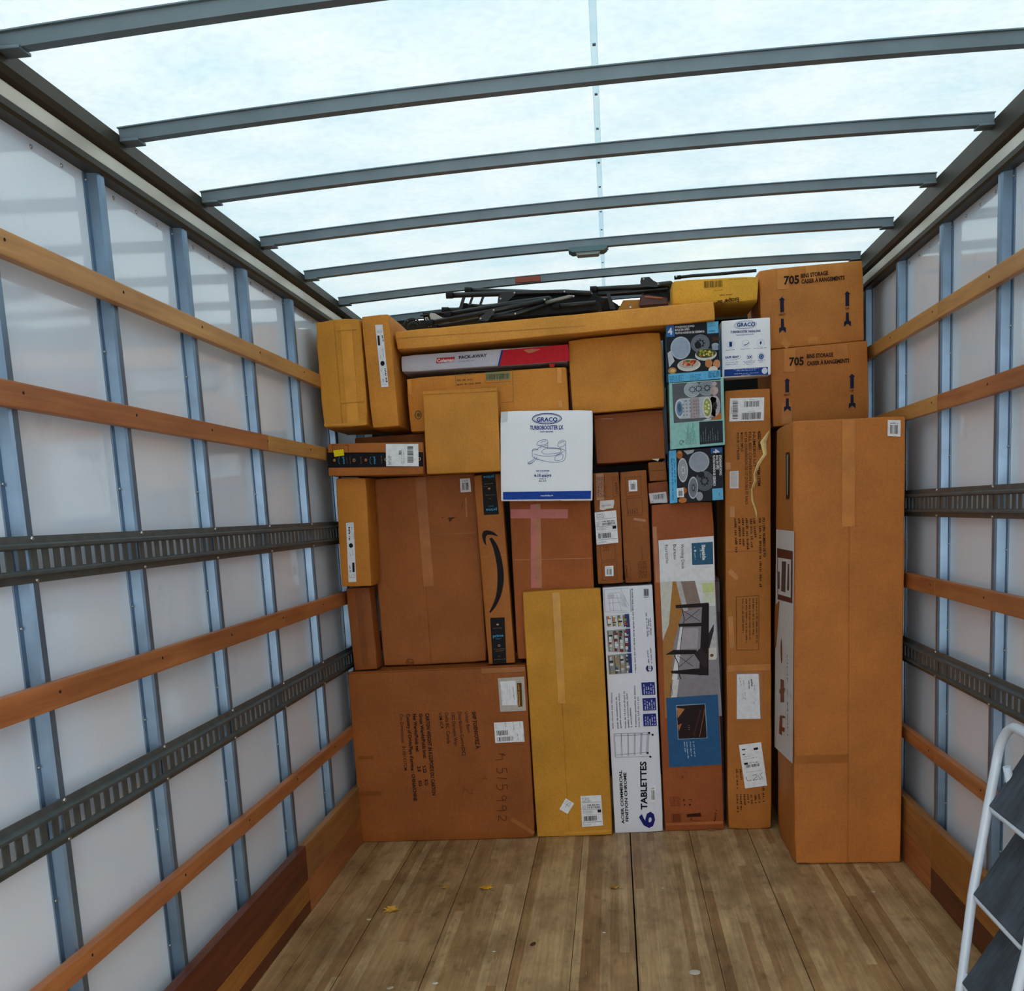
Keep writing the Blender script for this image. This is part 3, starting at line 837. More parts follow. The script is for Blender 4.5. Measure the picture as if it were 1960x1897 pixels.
A.path([(0.2726, 0.4191), (0.3063, 0.4088), (0.2897, 0.4185), (0.2901, 0.3905), (0.257, 0.3882)], .0035, pen)
A.path([(0.3082, 0.3233), (0.3062, 0.3479), (0.2855, 0.3465), (0.288, 0.3296), (0.2724, 0.3231), (0.2606, 0.3333), (0.2617, 0.3516)], .0035, pen)
A.path([(0.2587, 0.3004), (0.3066, 0.2953)], .0035, pen)
A.path([(0.305, 0.2425), (0.3036, 0.2658), (0.2828, 0.265), (0.2845, 0.2466), (0.269, 0.2415), (0.2558, 0.2511), (0.2555, 0.2688)], .0035, pen)
A.path([(0.2903, 0.1913), (0.2985, 0.2024), (0.2915, 0.2125), (0.2797, 0.2115), (0.2762, 0.1988), (0.2841, 0.1915), (0.2937, 0.1898), (0.2487, 0.1898)], .0035, pen)
A.path([(0.2895, 0.1417), (0.2971, 0.1528), (0.2894, 0.163), (0.2782, 0.1619), (0.2747, 0.1492), (0.2826, 0.1419), (0.2908, 0.1402), (0.2478, 0.1387)], .0035, pen)
A.path([(0.2838, 0.1155), (0.2944, 0.106), (0.2866, 0.0905), (0.2756, 0.0923), (0.2562, 0.1164), (0.2531, 0.0879)], .0035, pen)
A.path([(0.1349, 0.255), (0.1366, 0.2266), (0.1163, 0.2343), (0.1003, 0.2561), (0.0918, 0.2316)], .003, '#75421f')
A.path([(0.1973, 0.313), (0.2101, 0.2949), (0.1898, 0.3026), (0.1816, 0.2818)], .003, '#75421f')
A.build('printed_text', c.root)
c.tape([(-0.409, 0.422), (-0.3317, 0.4214)], .017, M_TAPE_BROWN); c.tape([(-0.42, 0.2421), (-0.3032, 0.2441)], .022, M_TAPE_BROWN)
c.tape([(0.215, 0.825), (0.4348, 0.8238)], .024, M_TAPE); c.tape([(0.316, 0.0968), (0.426, 0.0223)], .02, M_TAPE)
# document pouch
B_ = c.art(); B_.quad((0.2903, 0.7795), (0.4144, 0.7825), (0.415, 0.6203), (0.2925, 0.6196), '#b9b2a8', 1)
B_.quad((0.3009, 0.7634), (0.3728, 0.7652), (0.3745, 0.6487), (0.3032, 0.6502), '#e6e8ee', 2)
B_.quad((0.3789, 0.7533), (0.4006, 0.7538), (0.3998, 0.6409), (0.3787, 0.6403), '#5c3a14', 2)
B_.text('PACKING LIST', (0.3879, 0.6455), (0.3888, 0.7481), .005, '#d7a83c', 3, True)
B_.text('URBAN BARN', (0.3577, 0.7371), (0.361, 0.6754), .003, '#333333', 3, True); B_.grey((0.3041, 0.7256), (0.3064, 0.6707), .0025, '#666666', 3)
B_.block((0.3324, 0.745), (0.3331, 0.6971), (0.3426, 0.7446), 2, .0025, '#9a9aa0', 3)
B_.build('document_pouch', c.root, M_GLOSS, 'clear pouch with a white packing slip')
L_ = c.art(); L_.quad((0.2595, 0.5691), (0.3973, 0.5707), (0.4001, 0.4723), (0.2605, 0.4704), WHITE, 1)
L_.barcode((0.2695, 0.5063), (0.3256, 0.5077), (0.2694, 0.5292), '#4a3a3a', 2, 14, 3); L_.barcode((0.2691, 0.4771), (0.3466, 0.4791), (0.2697, 0.4979), '#4a3a3a', 2, 18, 4)
for q in (((0.2673, 0.5619), (0.2674, 0.5411)), ((0.312, 0.5671), (0.3142, 0.5462)), ((0.3495, 0.5677), (0.3509, 0.531)), ((0.3802, 0.5679), (0.382, 0.5402)), ((0.3667, 0.5096), (0.3686, 0.4818)), ((0.3953, 0.5086), (0.3963, 0.4773))):
    L_.grey(q[0], q[1], .004, '#555555', 2)
L_.build('shipping_label', c.root, M_PAPER, 'white barcode label')
# folded-over front edge of the lid
MB().box(-c.w/2 + .004, c.w/2 - .004, -c.d/2 - .003, -c.d/2 + .03, c.h - .001, c.h + .004).build('lid_flap', c.mat, c.root, .0015)

c = Carton('yellow', 'cardboard_box', 'tall yellow-brown carton on the floor with two white labels low down', '#c28c30', seed=5, wear=.004, scuff=.12)
x = (-0.025, 0.2906)[0]
c.flaps_v(x, .003, .0025)
c.tape([(x, c.h - .01), (x, c.h * .55)], .035, M_TAPE)
shipping_sheet(c, (0.0384, 0.1982), (0.136, 0.1995), (0.1384, 0.0504), (0.0389, 0.0466), 5, 0)
A = c.art(); A.quad((-0.0319, 0.1888), (0.0065, 0.1627), (-0.0277, 0.1122), (-0.0656, 0.1369), WHITE, 1); A.block((-0.0298, 0.1767), (-0.0046, 0.1595), (-0.0387, 0.1629), 3, .004, '#888888', 2); A.path([(-0.0362, 0.1465), (-0.0265, 0.1603), (-0.0223, 0.1496)], .0015, '#666666', 3)
A.build('small_sticker', c.root, M_PAPER, 'small white sticker stuck on askew')
c.tape([(-0.1745, 0.016), (0.1801, 0.0219)], .012, M_TAPE)

M_WBOX = cardboard('#e0e3ee', 3, .10, con=.2)
c = Carton('shelf', 'shelving_box', 'narrow tall white box on the floor printed 6 TABLETTES sideways', M_WBOX, seed=3, wear=.003)
A = c.art(1.9, 2.3)
A.text('6', (0.0705, 0.0183), (0.0779, 0.0991), .030, '#22246e', 1, True)
A.text('TABLETTES', (0.0429, 0.112), (0.049, 0.3468), .0125, '#15161c', 1, True)
A.text('ACIER COMMERCIAL', (-0.0676, 0.0456), (-0.0677, 0.3091), .0058, '#15161c', 1, True)
A.text('FINITION CHROME', (-0.0476, 0.0564), (-0.0472, 0.2968), .0058, '#15161c', 1, True)
for t, a, b in (('acier chromé très résistant', (-0.0964, 0.5121), (-0.0944, 0.6851)), ('pieds de nivellement de', (-0.0728, 0.511), (-0.0736, 0.6628)), ('qualité commerciale inclus', (-0.059, 0.5115), (-0.0591, 0.6789)),
                ('roues de 10,16 cm (4 po) de', (-0.037, 0.5111), (-0.035, 0.6889)), ('qualité commerciale, dont', (-0.0226, 0.5121), (-0.0225, 0.6771)), ('2 verrouillables', (-0.0083, 0.5137), (-0.0104, 0.6082)),
                ('4 tablettes ajustables en hauteur', (0.0126, 0.5138), (0.0143, 0.7154)), ('tous les 2,54 cm (1 po)', (0.0269, 0.5132), (0.0275, 0.6579))):
    A.text(t, a, b, .0035, '#3a3d4c', 1)
for q in (((0.0431, 0.7251), (0.1051, 0.7247), (0.1069, 0.6651), (0.0448, 0.6659)), ((0.0446, 0.6503), (0.1063, 0.6506), (0.108, 0.5913), (0.0457, 0.591)), ((0.0439, 0.5754), (0.1052, 0.5758), (0.107, 0.5162), (0.0446, 0.5169))):
    A.poly(q, '#27317f', 1)
    def mix(u, v, q=q):
        a = [q[0][i] + (q[1][i] - q[0][i]) * u for i in (0, 1)]; b = [q[3][i] + (q[2][i] - q[3][i]) * u for i in (0, 1)]
        return (a[0] + (b[0] - a[0]) * v, a[1] + (b[1] - a[1]) * v)
    for k in range(5): A.grey(mix(.22 + .17 * k, .92), mix(.22 + .17 * k, .12 + .1 * (k % 3)), .0028, '#c9d0ee', 2, k)
# shelf unit drawing, lying on its side
d_ = '#5b606c'
for t in range(6):
    u = t / 5
    a = ((-0.0933, 0.4865)[0] + ((0.0689, 0.4847)[0] - (-0.0933, 0.4865)[0]) * u, (-0.0933, 0.4865)[1] + ((0.0689, 0.4847)[1] - (-0.0933, 0.4865)[1]) * u)
    b = ((-0.0934, 0.373)[0] + ((0.0589, 0.3833)[0] - (-0.0934, 0.373)[0]) * u, (-0.0934, 0.373)[1] + ((0.0589, 0.3833)[1] - (-0.0934, 0.373)[1]) * u)
    A.line(a, b, .0018, d_, 1); A.line((a[0] - .004, a[1]), (b[0] - .004, b[1]), .001, '#8b90a0', 1)
    if u > .4: A.quad(a, (a[0] - .004 * t * .5, a[1]), (b[0] - .004 * t * .5, b[1]), b, '#b9bdcb', 1)
for a, b in (((-0.0944, 0.4866), (0.0744, 0.4845)), ((-0.0927, 0.4769), (0.0767, 0.4759)), ((-0.0945, 0.3725), (0.0655, 0.37)), ((-0.0917, 0.3843), (0.062, 0.3917))): A.line(a, b, .0016, d_, 1)
for p in ((0.0849, 0.4744), (0.0698, 0.3687), (0.0694, 0.4842), (0.058, 0.3874)): A.ell(p, .0028, .0028, '#23252c', 2)
# NSF mark
A.ell((0.0839, 0.7903), .0085, .0085, '#24305f', 1); A.text('NSF', (0.0914, 0.7687), (0.0916, 0.8104), .0055, '#e8eaf2', 2, True)
A.barcode((0.0738, 1.1614), (0.097, 1.16), (0.0734, 1.129), '#2c2d38', 1, 12, 8)
A.grey((0.0731, 1.1211), (0.0964, 1.1209), .002, '#444444', 1)
# thin line drawing at the top
lg = '#8f97a8'
for a, b in (((-0.108, 1.1675), (0.0064, 1.1692)), ((-0.108, 1.1675), (-0.1076, 1.0663)), ((-0.1076, 1.0663), (0.0037, 1.0544)), ((-0.0866, 1.1495), (-0.0334, 1.152)), ((-0.0866, 1.1495), (-0.0849, 1.0707)), ((-0.0334, 1.152), (-0.0036, 1.0773)), ((-0.0849, 1.0707), (-0.007, 1.0634)), ((-0.0961, 1.1276), (-0.0291, 1.1265)), ((-0.0699, 1.1485), (-0.0683, 1.0669)), ((-0.0916, 1.1048), (-0.019, 1.1052)), ((-0.053, 1.1503), (-0.0319, 1.0677)), ((-0.0326, 1.1687), (0.0025, 1.0882))):
    A.line(a, b, .0012, lg, 1)
A.quad((-0.0924, 1.1442), (-0.0616, 1.1452), (-0.0636, 1.1285), (-0.0916, 1.1273), '#c4c9d6', 1); A.quad((-0.0337, 1.1464), (-0.0176, 1.1342), (-0.0061, 1.0831), (-0.0309, 1.0901), '#c9cdd8', 1)
A.line((0.0129, 1.166), (0.0123, 1.0595), .002, '#4a5378', 1)
# three photographs of loaded shelves
rnd = random.Random(4)
def shelf_photo(p0, p1, p2, p3, cols, bg, strip):
    def at(u, v):
        a = [p0[i] + (p1[i] - p0[i]) * u for i in (0, 1)]; b = [p3[i] + (p2[i] - p3[i]) * u for i in (0, 1)]
        return (a[0] + (b[0] - a[0]) * v, a[1] + (b[1] - a[1]) * v)
    A.quad(p0, p1, p2, p3, bg, 1)
    A.quad(at(.80, 0), at(1, 0), at(1, 1), at(.84, 1), strip, 2)
    for r_ in range(4):
        u0 = .06 + r_ * .23
        A.quad(at(u0 - .03, .05), at(u0 + .0, .05), at(u0 + .02, .97), at(u0 - .01, .97), '#4a4d50', 3)
        v = .06
        while v < .9:
            dv = .05 + .11 * rnd.random(); u1 = u0 + .08 + .09 * rnd.random()
            A.quad(at(u0 + .01, v), at(u1, v), at(u1, v + dv * .85), at(u0 + .01, v + dv * .85), rnd.choice(cols), 3); v += dv
shelf_photo((-0.1069, 1.0465), (0.0018, 1.05), (0.0033, 0.9867), (-0.1055, 0.9973), ['#c8352c', '#d9b32e', '#3c5c3a', '#8c5a30', '#e8e4dc', '#2e2c33', '#d07b2c', '#7d9a52'], '#cfd3d8', '#2e3f76')
shelf_photo((-0.1047, 0.9785), (0.0042, 0.9821), (0.0034, 0.8704), (-0.1031, 0.8777), ['#d8dade', '#e8e9ec', '#3a3c44', '#7d2f2b', '#a8a59c', '#2d2f36', '#c9ccd2'], '#9fa19e', '#2e3f76')
shelf_photo((-0.1062, 0.8619), (0.0044, 0.8663), (0.0045, 0.7732), (-0.1051, 0.7713), ['#d8dade', '#8e9088', '#3a3c44', '#b08a5c', '#a8a59c', '#55585c', '#c9ccd2'], '#8d8f8a', '#2e3f76')
A.grey((0.0185, 1.1657), (0.0167, 0.7697), .003, '#5d627a', 1)
for a, b in (((0.0777, 1.0502), (0.0802, 0.9316)), ((0.0954, 1.0239), (0.0961, 0.9392)), ((0.0875, 1.0215), (0.0865, 0.9482)), ((0.0765, 0.875), (0.0794, 0.8151)), ((0.091, 0.8856), (0.0933, 0.8115))): A.grey(a, b, .003, '#6b7088', 1)
A.build('printed_artwork', c.root, M_GLOSS)
shipping_sheet(c, (0.0615, 0.2309), (0.0908, 0.232), (0.0844, 0.1479), (0.0622, 0.147), 9, 1, 'price_sticker', 'small barcode sticker')

c = Carton('bay', 'desk_box', 'tall narrow rust-brown box with blue-and-white writing desk picture label', '#96502a', seed=7, amp=.0008, wear=.004)
A = c.art(1.7, 1.9)
A.quad((-0.1124, 1.3806), (0.1369, 1.3854), (0.1355, 1.1844), (-0.1133, 1.1907), '#dfe1e6', 1)
A.quad((0.0365, 1.3587), (0.1322, 1.3594), (0.1309, 1.2577), (0.0361, 1.2595), '#2f5c7c', 2)
A.text('Bayside', (0.0821, 1.3477), (0.0829, 1.2788), .0085, '#dfe8ee', 3, True); A.grey((0.0722, 1.3318), (0.0734, 1.2877), .0022, '#9cb8c8', 3)
A.ell((0.0516, 1.3232), .003, .003, '#cfdbe3', 3); A.grey((0.0469, 1.3141), (0.049, 1.2809), .003, '#9cb8c8', 3); A.ell((0.0495, 1.3398), .0012, .0012, '#cfdbe3', 3)
for t, a, b in (('Writing Desk', (-0.0117, 1.359), (-0.0123, 1.243)), ('Bureau', (-0.0468, 1.3584), (-0.0462, 1.2905)), ('Escritorio', (-0.0842, 1.3579), (-0.0827, 1.2739))): A.text(t, a, b, .0075, '#3d4550', 2)
# the room photograph, turned on its side
A.quad((-0.1133, 1.1907), (0.1355, 1.1844), (0.1465, 0.5501), (-0.0996, 0.5501), '#8f8a90', 1)
A.quad((-0.1133, 1.1907), (-0.0558, 1.189), (-0.0594, 1.0167), (-0.1125, 0.9179), '#c9cbbf', 2)                 # pale rug
A.quad((-0.0558, 1.189), (-0.0266, 1.1884), (-0.0185, 1.0426), (-0.1145, 0.7354), '#a9763a', 2)
A.quad((-0.1125, 0.9179), (-0.0478, 1.0723), (-0.0938, 0.5527), (-0.1164, 0.552), '#a87842', 2)                  # oak floor
A.quad((-0.0266, 1.1884), (0.045, 1.1869), (0.0709, 1.0656), (-0.0185, 1.0426), '#8b7a72', 2)
A.quad((-0.0404, 1.1881), (-0.0183, 1.1879), (0.0096, 1.0522), (-0.0127, 1.0479), '#b8b4b6', 3)
A.quad((0.045, 1.1869), (0.1344, 1.1845), (0.1343, 1.0676), (0.0709, 1.0656), '#d8dbdc', 2)                # window
A.quad((0.0748, 1.1741), (0.1308, 1.1736), (0.1303, 1.1292), (0.0814, 1.1292), '#c4d08f', 3); A.quad((0.0813, 1.1264), (0.1302, 1.1264), (0.1309, 1.0817), (0.088, 1.0814), '#cfd7c0', 3)
A.quad((0.0984, 1.064), (0.1343, 1.0676), (0.1344, 0.8255), (0.0897, 0.8164), '#b8babd', 2)
A.quad((0.0985, 0.9405), (0.1243, 0.9841), (0.1221, 0.9505), (0.0968, 0.8615), '#2f2d33', 3); A.ell((0.1099, 0.8381), .005, .004, '#6b4a3a', 4); A.quad((0.0917, 0.8731), (0.1305, 0.8738), (0.1297, 0.8172), (0.0925, 0.8174), '#d5cfc8', 3)
A.quad((-0.0241, 0.9697), (0.0535, 0.9683), (0.0446, 0.8755), (-0.0418, 0.8716), '#a7a0a6', 2)
A.quad((-0.026, 0.9924), (-0.0121, 0.9916), (-0.0529, 0.7324), (-0.0781, 0.7336), '#dcdde0', 3)                   # baseboard
A.quad((-0.0697, 0.7332), (0.1342, 0.7344), (0.1338, 0.5565), (-0.0994, 0.5529), '#8d868e', 2); A.quad((-0.0725, 0.7333), (-0.0445, 0.7319), (-0.074, 0.5547), (-0.0994, 0.5541), '#d6d4d6', 3)
K = '#241c20'
A.quad((-0.0474, 1.0807), (0.1035, 1.0833), (0.105, 1.0637), (-0.0453, 1.0654), K, 4); A.quad((0.0738, 1.071), (0.1055, 1.0776), (0.0918, 0.748), (0.0483, 0.7473), K, 4)
A.quad((-0.037, 0.993), (0.071, 0.9927), (0.0704, 0.9758), (-0.0348, 0.9788), K, 4); A.quad((-0.104, 0.8521), (-0.0641, 0.8728), (0.0415, 0.8672), (0.0408, 0.8474), K, 4)
A.quad((0.0297, 0.848), (0.0585, 0.8748), (0.095, 0.8389), (0.0917, 0.7451), '#30262a', 4); A.quad((-0.082, 0.7739), (0.0913, 0.7822), (0.0917, 0.7451), (-0.0769, 0.7622), K, 4)
A.path([(-0.0177, 1.0622), (-0.0096, 1.014), (-0.0222, 0.947), (-0.0335, 0.8711)], .0032, K, 4)
A.line((-0.0153, 1.0536), (0.0629, 0.9987), .0022, K, 4); A.line((0.0622, 1.0549), (-0.006, 1.0053), .0022, K, 4)
A.line((-0.0484, 0.8463), (0.022, 0.7914), .0022, K, 4); A.line((0.0239, 0.8426), (-0.045, 0.7892), .0022, K, 4); A.path([(-0.0623, 0.8471), (-0.0444, 0.8063), (-0.0434, 0.7605), (-0.036, 0.7332)], .004, K, 4)
A.line((-0.081, 0.7125), (-0.0873, 0.6515), .002, '#3a3a3a', 4); A.path([(-0.0853, 0.7016), (-0.0769, 0.6789), (-0.0816, 0.6569)], .002, '#3a3a3a', 4)
# blue panel
A.quad((-0.1081, 0.6481), (0.1306, 0.6532), (0.1374, 0.3179), (-0.107, 0.3141), '#2c5b87', 4)
A.quad((-0.0644, 0.6114), (0.0725, 0.6132), (0.0764, 0.4477), (-0.0606, 0.4465), '#8fb0c8', 5); A.quad((-0.0618, 0.6079), (0.0697, 0.61), (0.0733, 0.4501), (-0.0583, 0.4492), '#2a1d1e', 6)
A.poly([(-0.0621, 0.6001), (-0.0233, 0.5915), (-0.0576, 0.5494)], '#b8794a', 7); A.poly([(-0.06, 0.5158), (-0.0395, 0.5233), (-0.0546, 0.4874)], '#a86c40', 7)
A.line((0.0689, 0.5882), (0.0397, 0.455), .0016, '#b8794a', 7); A.line((0.0497, 0.5836), (0.0127, 0.4619), .006, '#4a2a24', 7)
for k in range(3): A.line((-0.0099, 0.5135), (-0.0056, 0.5122), .0012, '#c9c4bc', 7); A.line((-0.0103, 0.5034), (-0.006, 0.5021), .0012, '#c9c4bc', 7); A.line((-0.0101, 0.4939), (-0.0058, 0.4925), .0012, '#c9c4bc', 7)
for a, b in (((0.0089, 0.435), (0.0127, 0.359)), ((-0.0074, 0.4357), (-0.0031, 0.3619)), ((-0.0228, 0.4341), (-0.0187, 0.353)), ((-0.0337, 0.4346), (-0.0312, 0.3847))): A.grey(a, b, .0035, '#a9c4da', 5)
A.build('picture_label', c.root, M_GLOSS, 'glossy blue and white label with a desk photograph')
A = c.art(1.7, 1.9); kk = '#3a1a10'
A.quad((-0.0346, 0.0816), (0.0318, 0.086), (0.0339, 0.0675), (-0.0335, 0.0666), kk, 1); A.barcode((-0.1063, 0.0855), (-0.0621, 0.085), (-0.1053, 0.0438), '#5a2a18', 1, 14, 4)
for r_ in range(6): A.grey(((-0.1087, 0.1652)[0], (-0.1087, 0.1652)[1] - .008 * r_), ((-0.059, 0.1632)[0], (-0.059, 0.1632)[1] - .008 * r_), .003, '#6b341e', 1)
A.path([(-0.0236, 0.1532), (-0.007, 0.1526), (-0.0102, 0.1412)], .002, kk, 1); A.ell((-0.0174, 0.1271), .0025, .003, kk, 1); A.ell((-0.044, 0.1512), .002, .004, kk, 1); A.ell((-0.0411, 0.128), .002, .002, kk, 1)
A.ell((-0.048, 0.2631), .003, .003, '#7a4028', 1); A.path([(-0.0192, 0.0492), (-0.0132, 0.0606), (-0.0027, 0.0457), (0.0304, 0.0474)], .002, kk, 1); A.grey((0.0991, 0.0419), (0.1093, 0.0992), .005, '#4a2214', 1)
A.build('printed_mark', c.root)
c.tape([(-0.1334, 0.0344), (0.1347, 0.0348)], .014, M_TAPE); c.tape([(-0.1345, 1.4436), (-0.1233, 1.1885)], .018, M_TAPE)
# torn bit of board at the foot
mb = MB(); rnd = random.Random(3); p = (0.0811, -0.0037)
for k in range(7):
    a = Vector((p[0] + rnd.uniform(-.016, .016), -c.d/2 - .004 - rnd.random() * .008, p[1] + rnd.uniform(-.004, .010)))
    mb.box(a.x - .005, a.x + .006, a.y - .004, a.y + .004, max(.001, a.z - .003), max(.006, a.z + .004))
mb.build('torn_scrap', cardboard('#8a6238', 2), c.root)

c = Carton('model', 'cardboard_box', 'very tall brown carton with sideways black print and a ragged peel down its right edge', '#ad6e34', seed=9, amp=.0010, wear=.005)
A = c.art(1, 1.9)
for t, a, b, h, bd in (
    ('MODELE / NUMERO', (0.0441, 1.8396), (0.0473, 1.7591), .0065, True), ("D'ITEM / ITEM", (0.04, 1.6998), (0.0432, 1.6008), .0065, True),
    ('NUMERO LIT', (0.0216, 1.8393), (0.0245, 1.6829), .0062, False),
    ('FULL BED CONVERSION KIT', (0.0033, 1.8394), (0.0056, 1.5883), .0062, False), ('KIT DE CONVERSION DE LIT DOUBLE ET RAILS', (-0.0143, 1.8389), (-0.0117, 1.5214), .0062, False),
    ('MODE D EMPLOI', (-0.0319, 1.8383), (-0.0302, 1.7556), .0058, False), ('POUR UTILISER', (-0.0495, 1.8384), (-0.0482, 1.7178), .0058, False),
    ('PO / CPN  NUMERO DE PO', (0.0628, 1.4581), (0.0666, 1.2809), .0060, True)):
    A.text(t, a, b, h, '#33200f', 1, bd)
for a, b in (((0.0483, 1.456), (0.0499, 1.1439)), ((0.0213, 1.456), (0.029, 1.3589)), ((0.0078, 1.4549), (0.0126, 1.3158)), ((-0.011, 1.4583), (-0.0064, 1.3165)), ((-0.0283, 1.459), (-0.0253, 1.3336)), ((-0.0451, 1.4597), (-0.0404, 1.3397)), ((-0.0624, 1.4593), (-0.058, 1.3047))):
    A.grey(a, b, .0062, '#4a2c14', 1)
A.path([(-0.0556, 1.1042), (0.046, 1.1064), (0.0446, 0.8566), (-0.0556, 0.8578), (-0.0556, 1.1042)], .0016, '#3a2412', 1)
for k, e_ in enumerate((1640, 1560, 1600, 1630, 1540)): A.grey((0.0334, 1.0946) if k == 0 else ((0.0334, 1.0946)[0] - .0155 * k, (0.0334, 1.0946)[1]), ((0.0334, 1.0946)[0] - .0155 * k, (0.0334, 1.0946)[1] - (e_ - 1230) * .00051), .0038, '#4a2c14', 1)
for a, b in (((0.0587, 0.2096), (0.0612, 0.1298)), ((0.0396, 0.17), (0.0422, 0.1272)), ((0.0222, 0.1675), (0.0247, 0.1246)), ((0.0042, 0.1677), (0.0067, 0.1191)), ((-0.0121, 0.1709), (-0.0096, 0.128)), ((-0.0284, 0.1711), (-0.025, 0.1082)), ((-0.0448, 0.1714), (-0.0426, 0.0912)), ((-0.0622, 0.1716), (-0.059, 0.0828)), ((-0.0451, 0.2937), (-0.0417, 0.2312)), ((-0.0631, 0.294), (-0.0599, 0.1973))):
    A.grey(a, b, .0055, '#4a2c14', 1)
A.build('printed_text', c.root)
# labels
L_ = c.art(1, 1.8); L_.quad((-0.0771, 1.9893), (0.0728, 1.9865), (0.0705, 1.8867), (-0.0811, 1.8888), WHITE, 1)
L_.barcode((-0.015, 1.9486), (0.0497, 1.9478), (-0.0136, 1.9732), '#3a3a3c', 2, 20, 2); L_.barcode((-0.0268, 1.8945), (0.0587, 1.8939), (-0.0254, 1.9236), '#3a3a3c', 2, 26, 3); L_.barcode((-0.0422, 1.9774), (-0.0439, 1.8961), (-0.0652, 1.9778), '#3a3a3c', 2, 22, 4)
L_.grey((0.0082, 1.9772), (0.0312, 1.9777), .0016, '#444444', 2); L_.grey((0.006, 1.9272), (0.0318, 1.9275), .0016, '#444444', 2); L_.grey((-0.0708, 1.925), (-0.0698, 1.9525), .0016, '#444444', 2)
L_.build('shipping_label', c.root, M_PAPER, 'white label with three barcodes')
L_ = c.art(1, 1.8); L_.quad((-0.0808, 1.6704), (-0.041, 1.6713), (-0.0415, 1.5935), (-0.0814, 1.5942), '#d3d3d3', 1)
for k in range(7): L_.grey(((-0.0754, 1.6658)[0] + .0042 * k, (-0.0754, 1.6658)[1]), ((-0.0754, 1.6658)[0] + .0042 * k, (-0.0759, 1.6015)[1]), .0012, '#8a8a8a', 2)
L_.build('small_sticker', c.root, M_PAPER, 'small grey-white sticker')
L_ = c.art(1, 1.8); L_.quad((-0.0652, 0.7575), (0.0603, 0.7568), (0.0624, 0.5274), (-0.0588, 0.5273), '#a9744a', 1)
L_.quad((-0.0557, 0.7462), (0.0443, 0.7452), (0.0516, 0.5332), (-0.0576, 0.534), '#dfe1e8', 2)
L_.text('NordicRest', (0.0068, 0.7209), (0.0109, 0.6866), .0048, '#2a2a2e', 3, True); L_.text('sweeter dreams', (-0.0029, 0.7145), (-0.0009, 0.6748), .0028, '#2a2a2e', 3, True)
for a, b in (((-0.0467, 0.7267), (-0.0362, 0.6906)), ((-0.028, 0.7152), (-0.0244, 0.6875)), ((-0.031, 0.6545), (-0.0285, 0.6268)), ((-0.0214, 0.6598), (-0.0194, 0.6182)), ((0.0203, 0.6117), (0.0224, 0.6022)), ((0.0217, 0.6918), (0.0226, 0.6642))): L_.grey(a, b, .003, '#9496a0', 3)
L_.build('document_pouch', c.root, M_GLOSS, 'clear pouch with a white slip')
L_ = c.art(1, 1.8); q0, q1, q2, q3 = (-0.0487, 0.4094), (0.054, 0.4214), (0.0815, 0.212), (-0.0212, 0.1995)
L_.quad(q0, q1, q2, q3, WHITE, 3)
L_.quad((-0.0259, 0.3227), (-0.0086, 0.3252), (-0.0059, 0.3156), (-0.0233, 0.3131), '#1a1a22', 4); L_.quad((0.0188, 0.394), (0.0388, 0.3976), (0.0404, 0.3863), (0.0204, 0.3839), '#1a1a22', 4)
L_.quad((-0.0353, 0.3889), (-0.0191, 0.3908), (-0.0186, 0.3852), (-0.0343, 0.3833), '#2a2a30', 4); L_.quad((-0.0327, 0.3652), (-0.0208, 0.3667), (-0.0203, 0.3621), (-0.0317, 0.3601), '#2a2a30', 4)
for k in range(4): L_.barcode((-0.0169, 0.2988), (0.0482, 0.3072), (-0.0184, 0.3118), '#333338', 4, 18, 6)
L_.grey((-0.0005, 0.32), (0.0472, 0.3259), .003, '#333338', 4); L_.grey((-0.0275, 0.3386), (0.0375, 0.3486), .002, '#777777', 4); L_.grey((-0.0274, 0.3499), (0.0051, 0.3549), .002, '#777777', 4); L_.line((-0.017, 0.2762), (0.0563, 0.2862), .0008, '#666666', 4)
L_.path([(-0.0144, 0.2563), (-0.0107, 0.2363), (0.0089, 0.24)], .0020, '#33333a', 4)
L_.path([(0.0128, 0.2615), (0.0291, 0.2668), (0.0345, 0.2582), (0.0154, 0.2387), (0.0399, 0.244)], .0020, '#33333a', 4); L_.path([(0.0426, 0.2609), (0.048, 0.241), (0.0589, 0.2521), (0.0481, 0.2665), (0.06, 0.2748)], .0016, '#33333a', 4)
L_.build('shipping_label', c.root, M_PAPER, 'white shipping label stuck on aslant with handwriting')
c.tape([(-0.1053, 0.7723), (0.103, 0.7749)], .030, M_TAPE); c.tape([(-0.0988, 1.3117), (0.0992, 1.3098)], .004, M_TAPE_BROWN)
for a, b in (((-0.1036, 1.7099), (-0.0985, 1.6776)), ((-0.0701, 1.5149), (-0.0704, 1.4661)), ((-0.0858, 1.226), (-0.0479, 1.186)), ((-0.082, 1.0148), (-0.0748, 0.8685))): c.tape([a, b], .022, M_TAPE)
# ragged peeled ribbon of board
rib = [(0.0932, 1.8373), (0.0671, 1.7932), (0.0754, 1.7403), (0.0471, 1.6995), (0.0293, 1.6544), (0.0327, 1.6225), (0.017, 1.5878), (0.0196, 1.5379), (0.0357, 1.4874), (0.0391, 1.4455)]
V = []; F = []; rnd = random.Random(2); RW = (.004, .013, .008, .007, .005, .007, .004, .005, .005, .001)
for i, p in enumerate(rib):
    lift = .0035 + .007 * rnd.random()
    V += [(p[0] - RW[i], -c.d/2 - .003, p[1]), (p[0], -c.d/2 - lift - .003, p[1] + .004), (p[0] + RW[i], -c.d/2 - .003, p[1] - .002)]
for i in range(len(rib) - 1):
    for k in (0, 1): F.append((3*i+k, 3*i+k+1, 3*i+k+4, 3*i+k+3))
o = link('torn_strip', mesh('torn_strip', V, F), cardboard('#e4cfa6', 4, .1), c.root); o['label'] = 'pale torn strip of board'

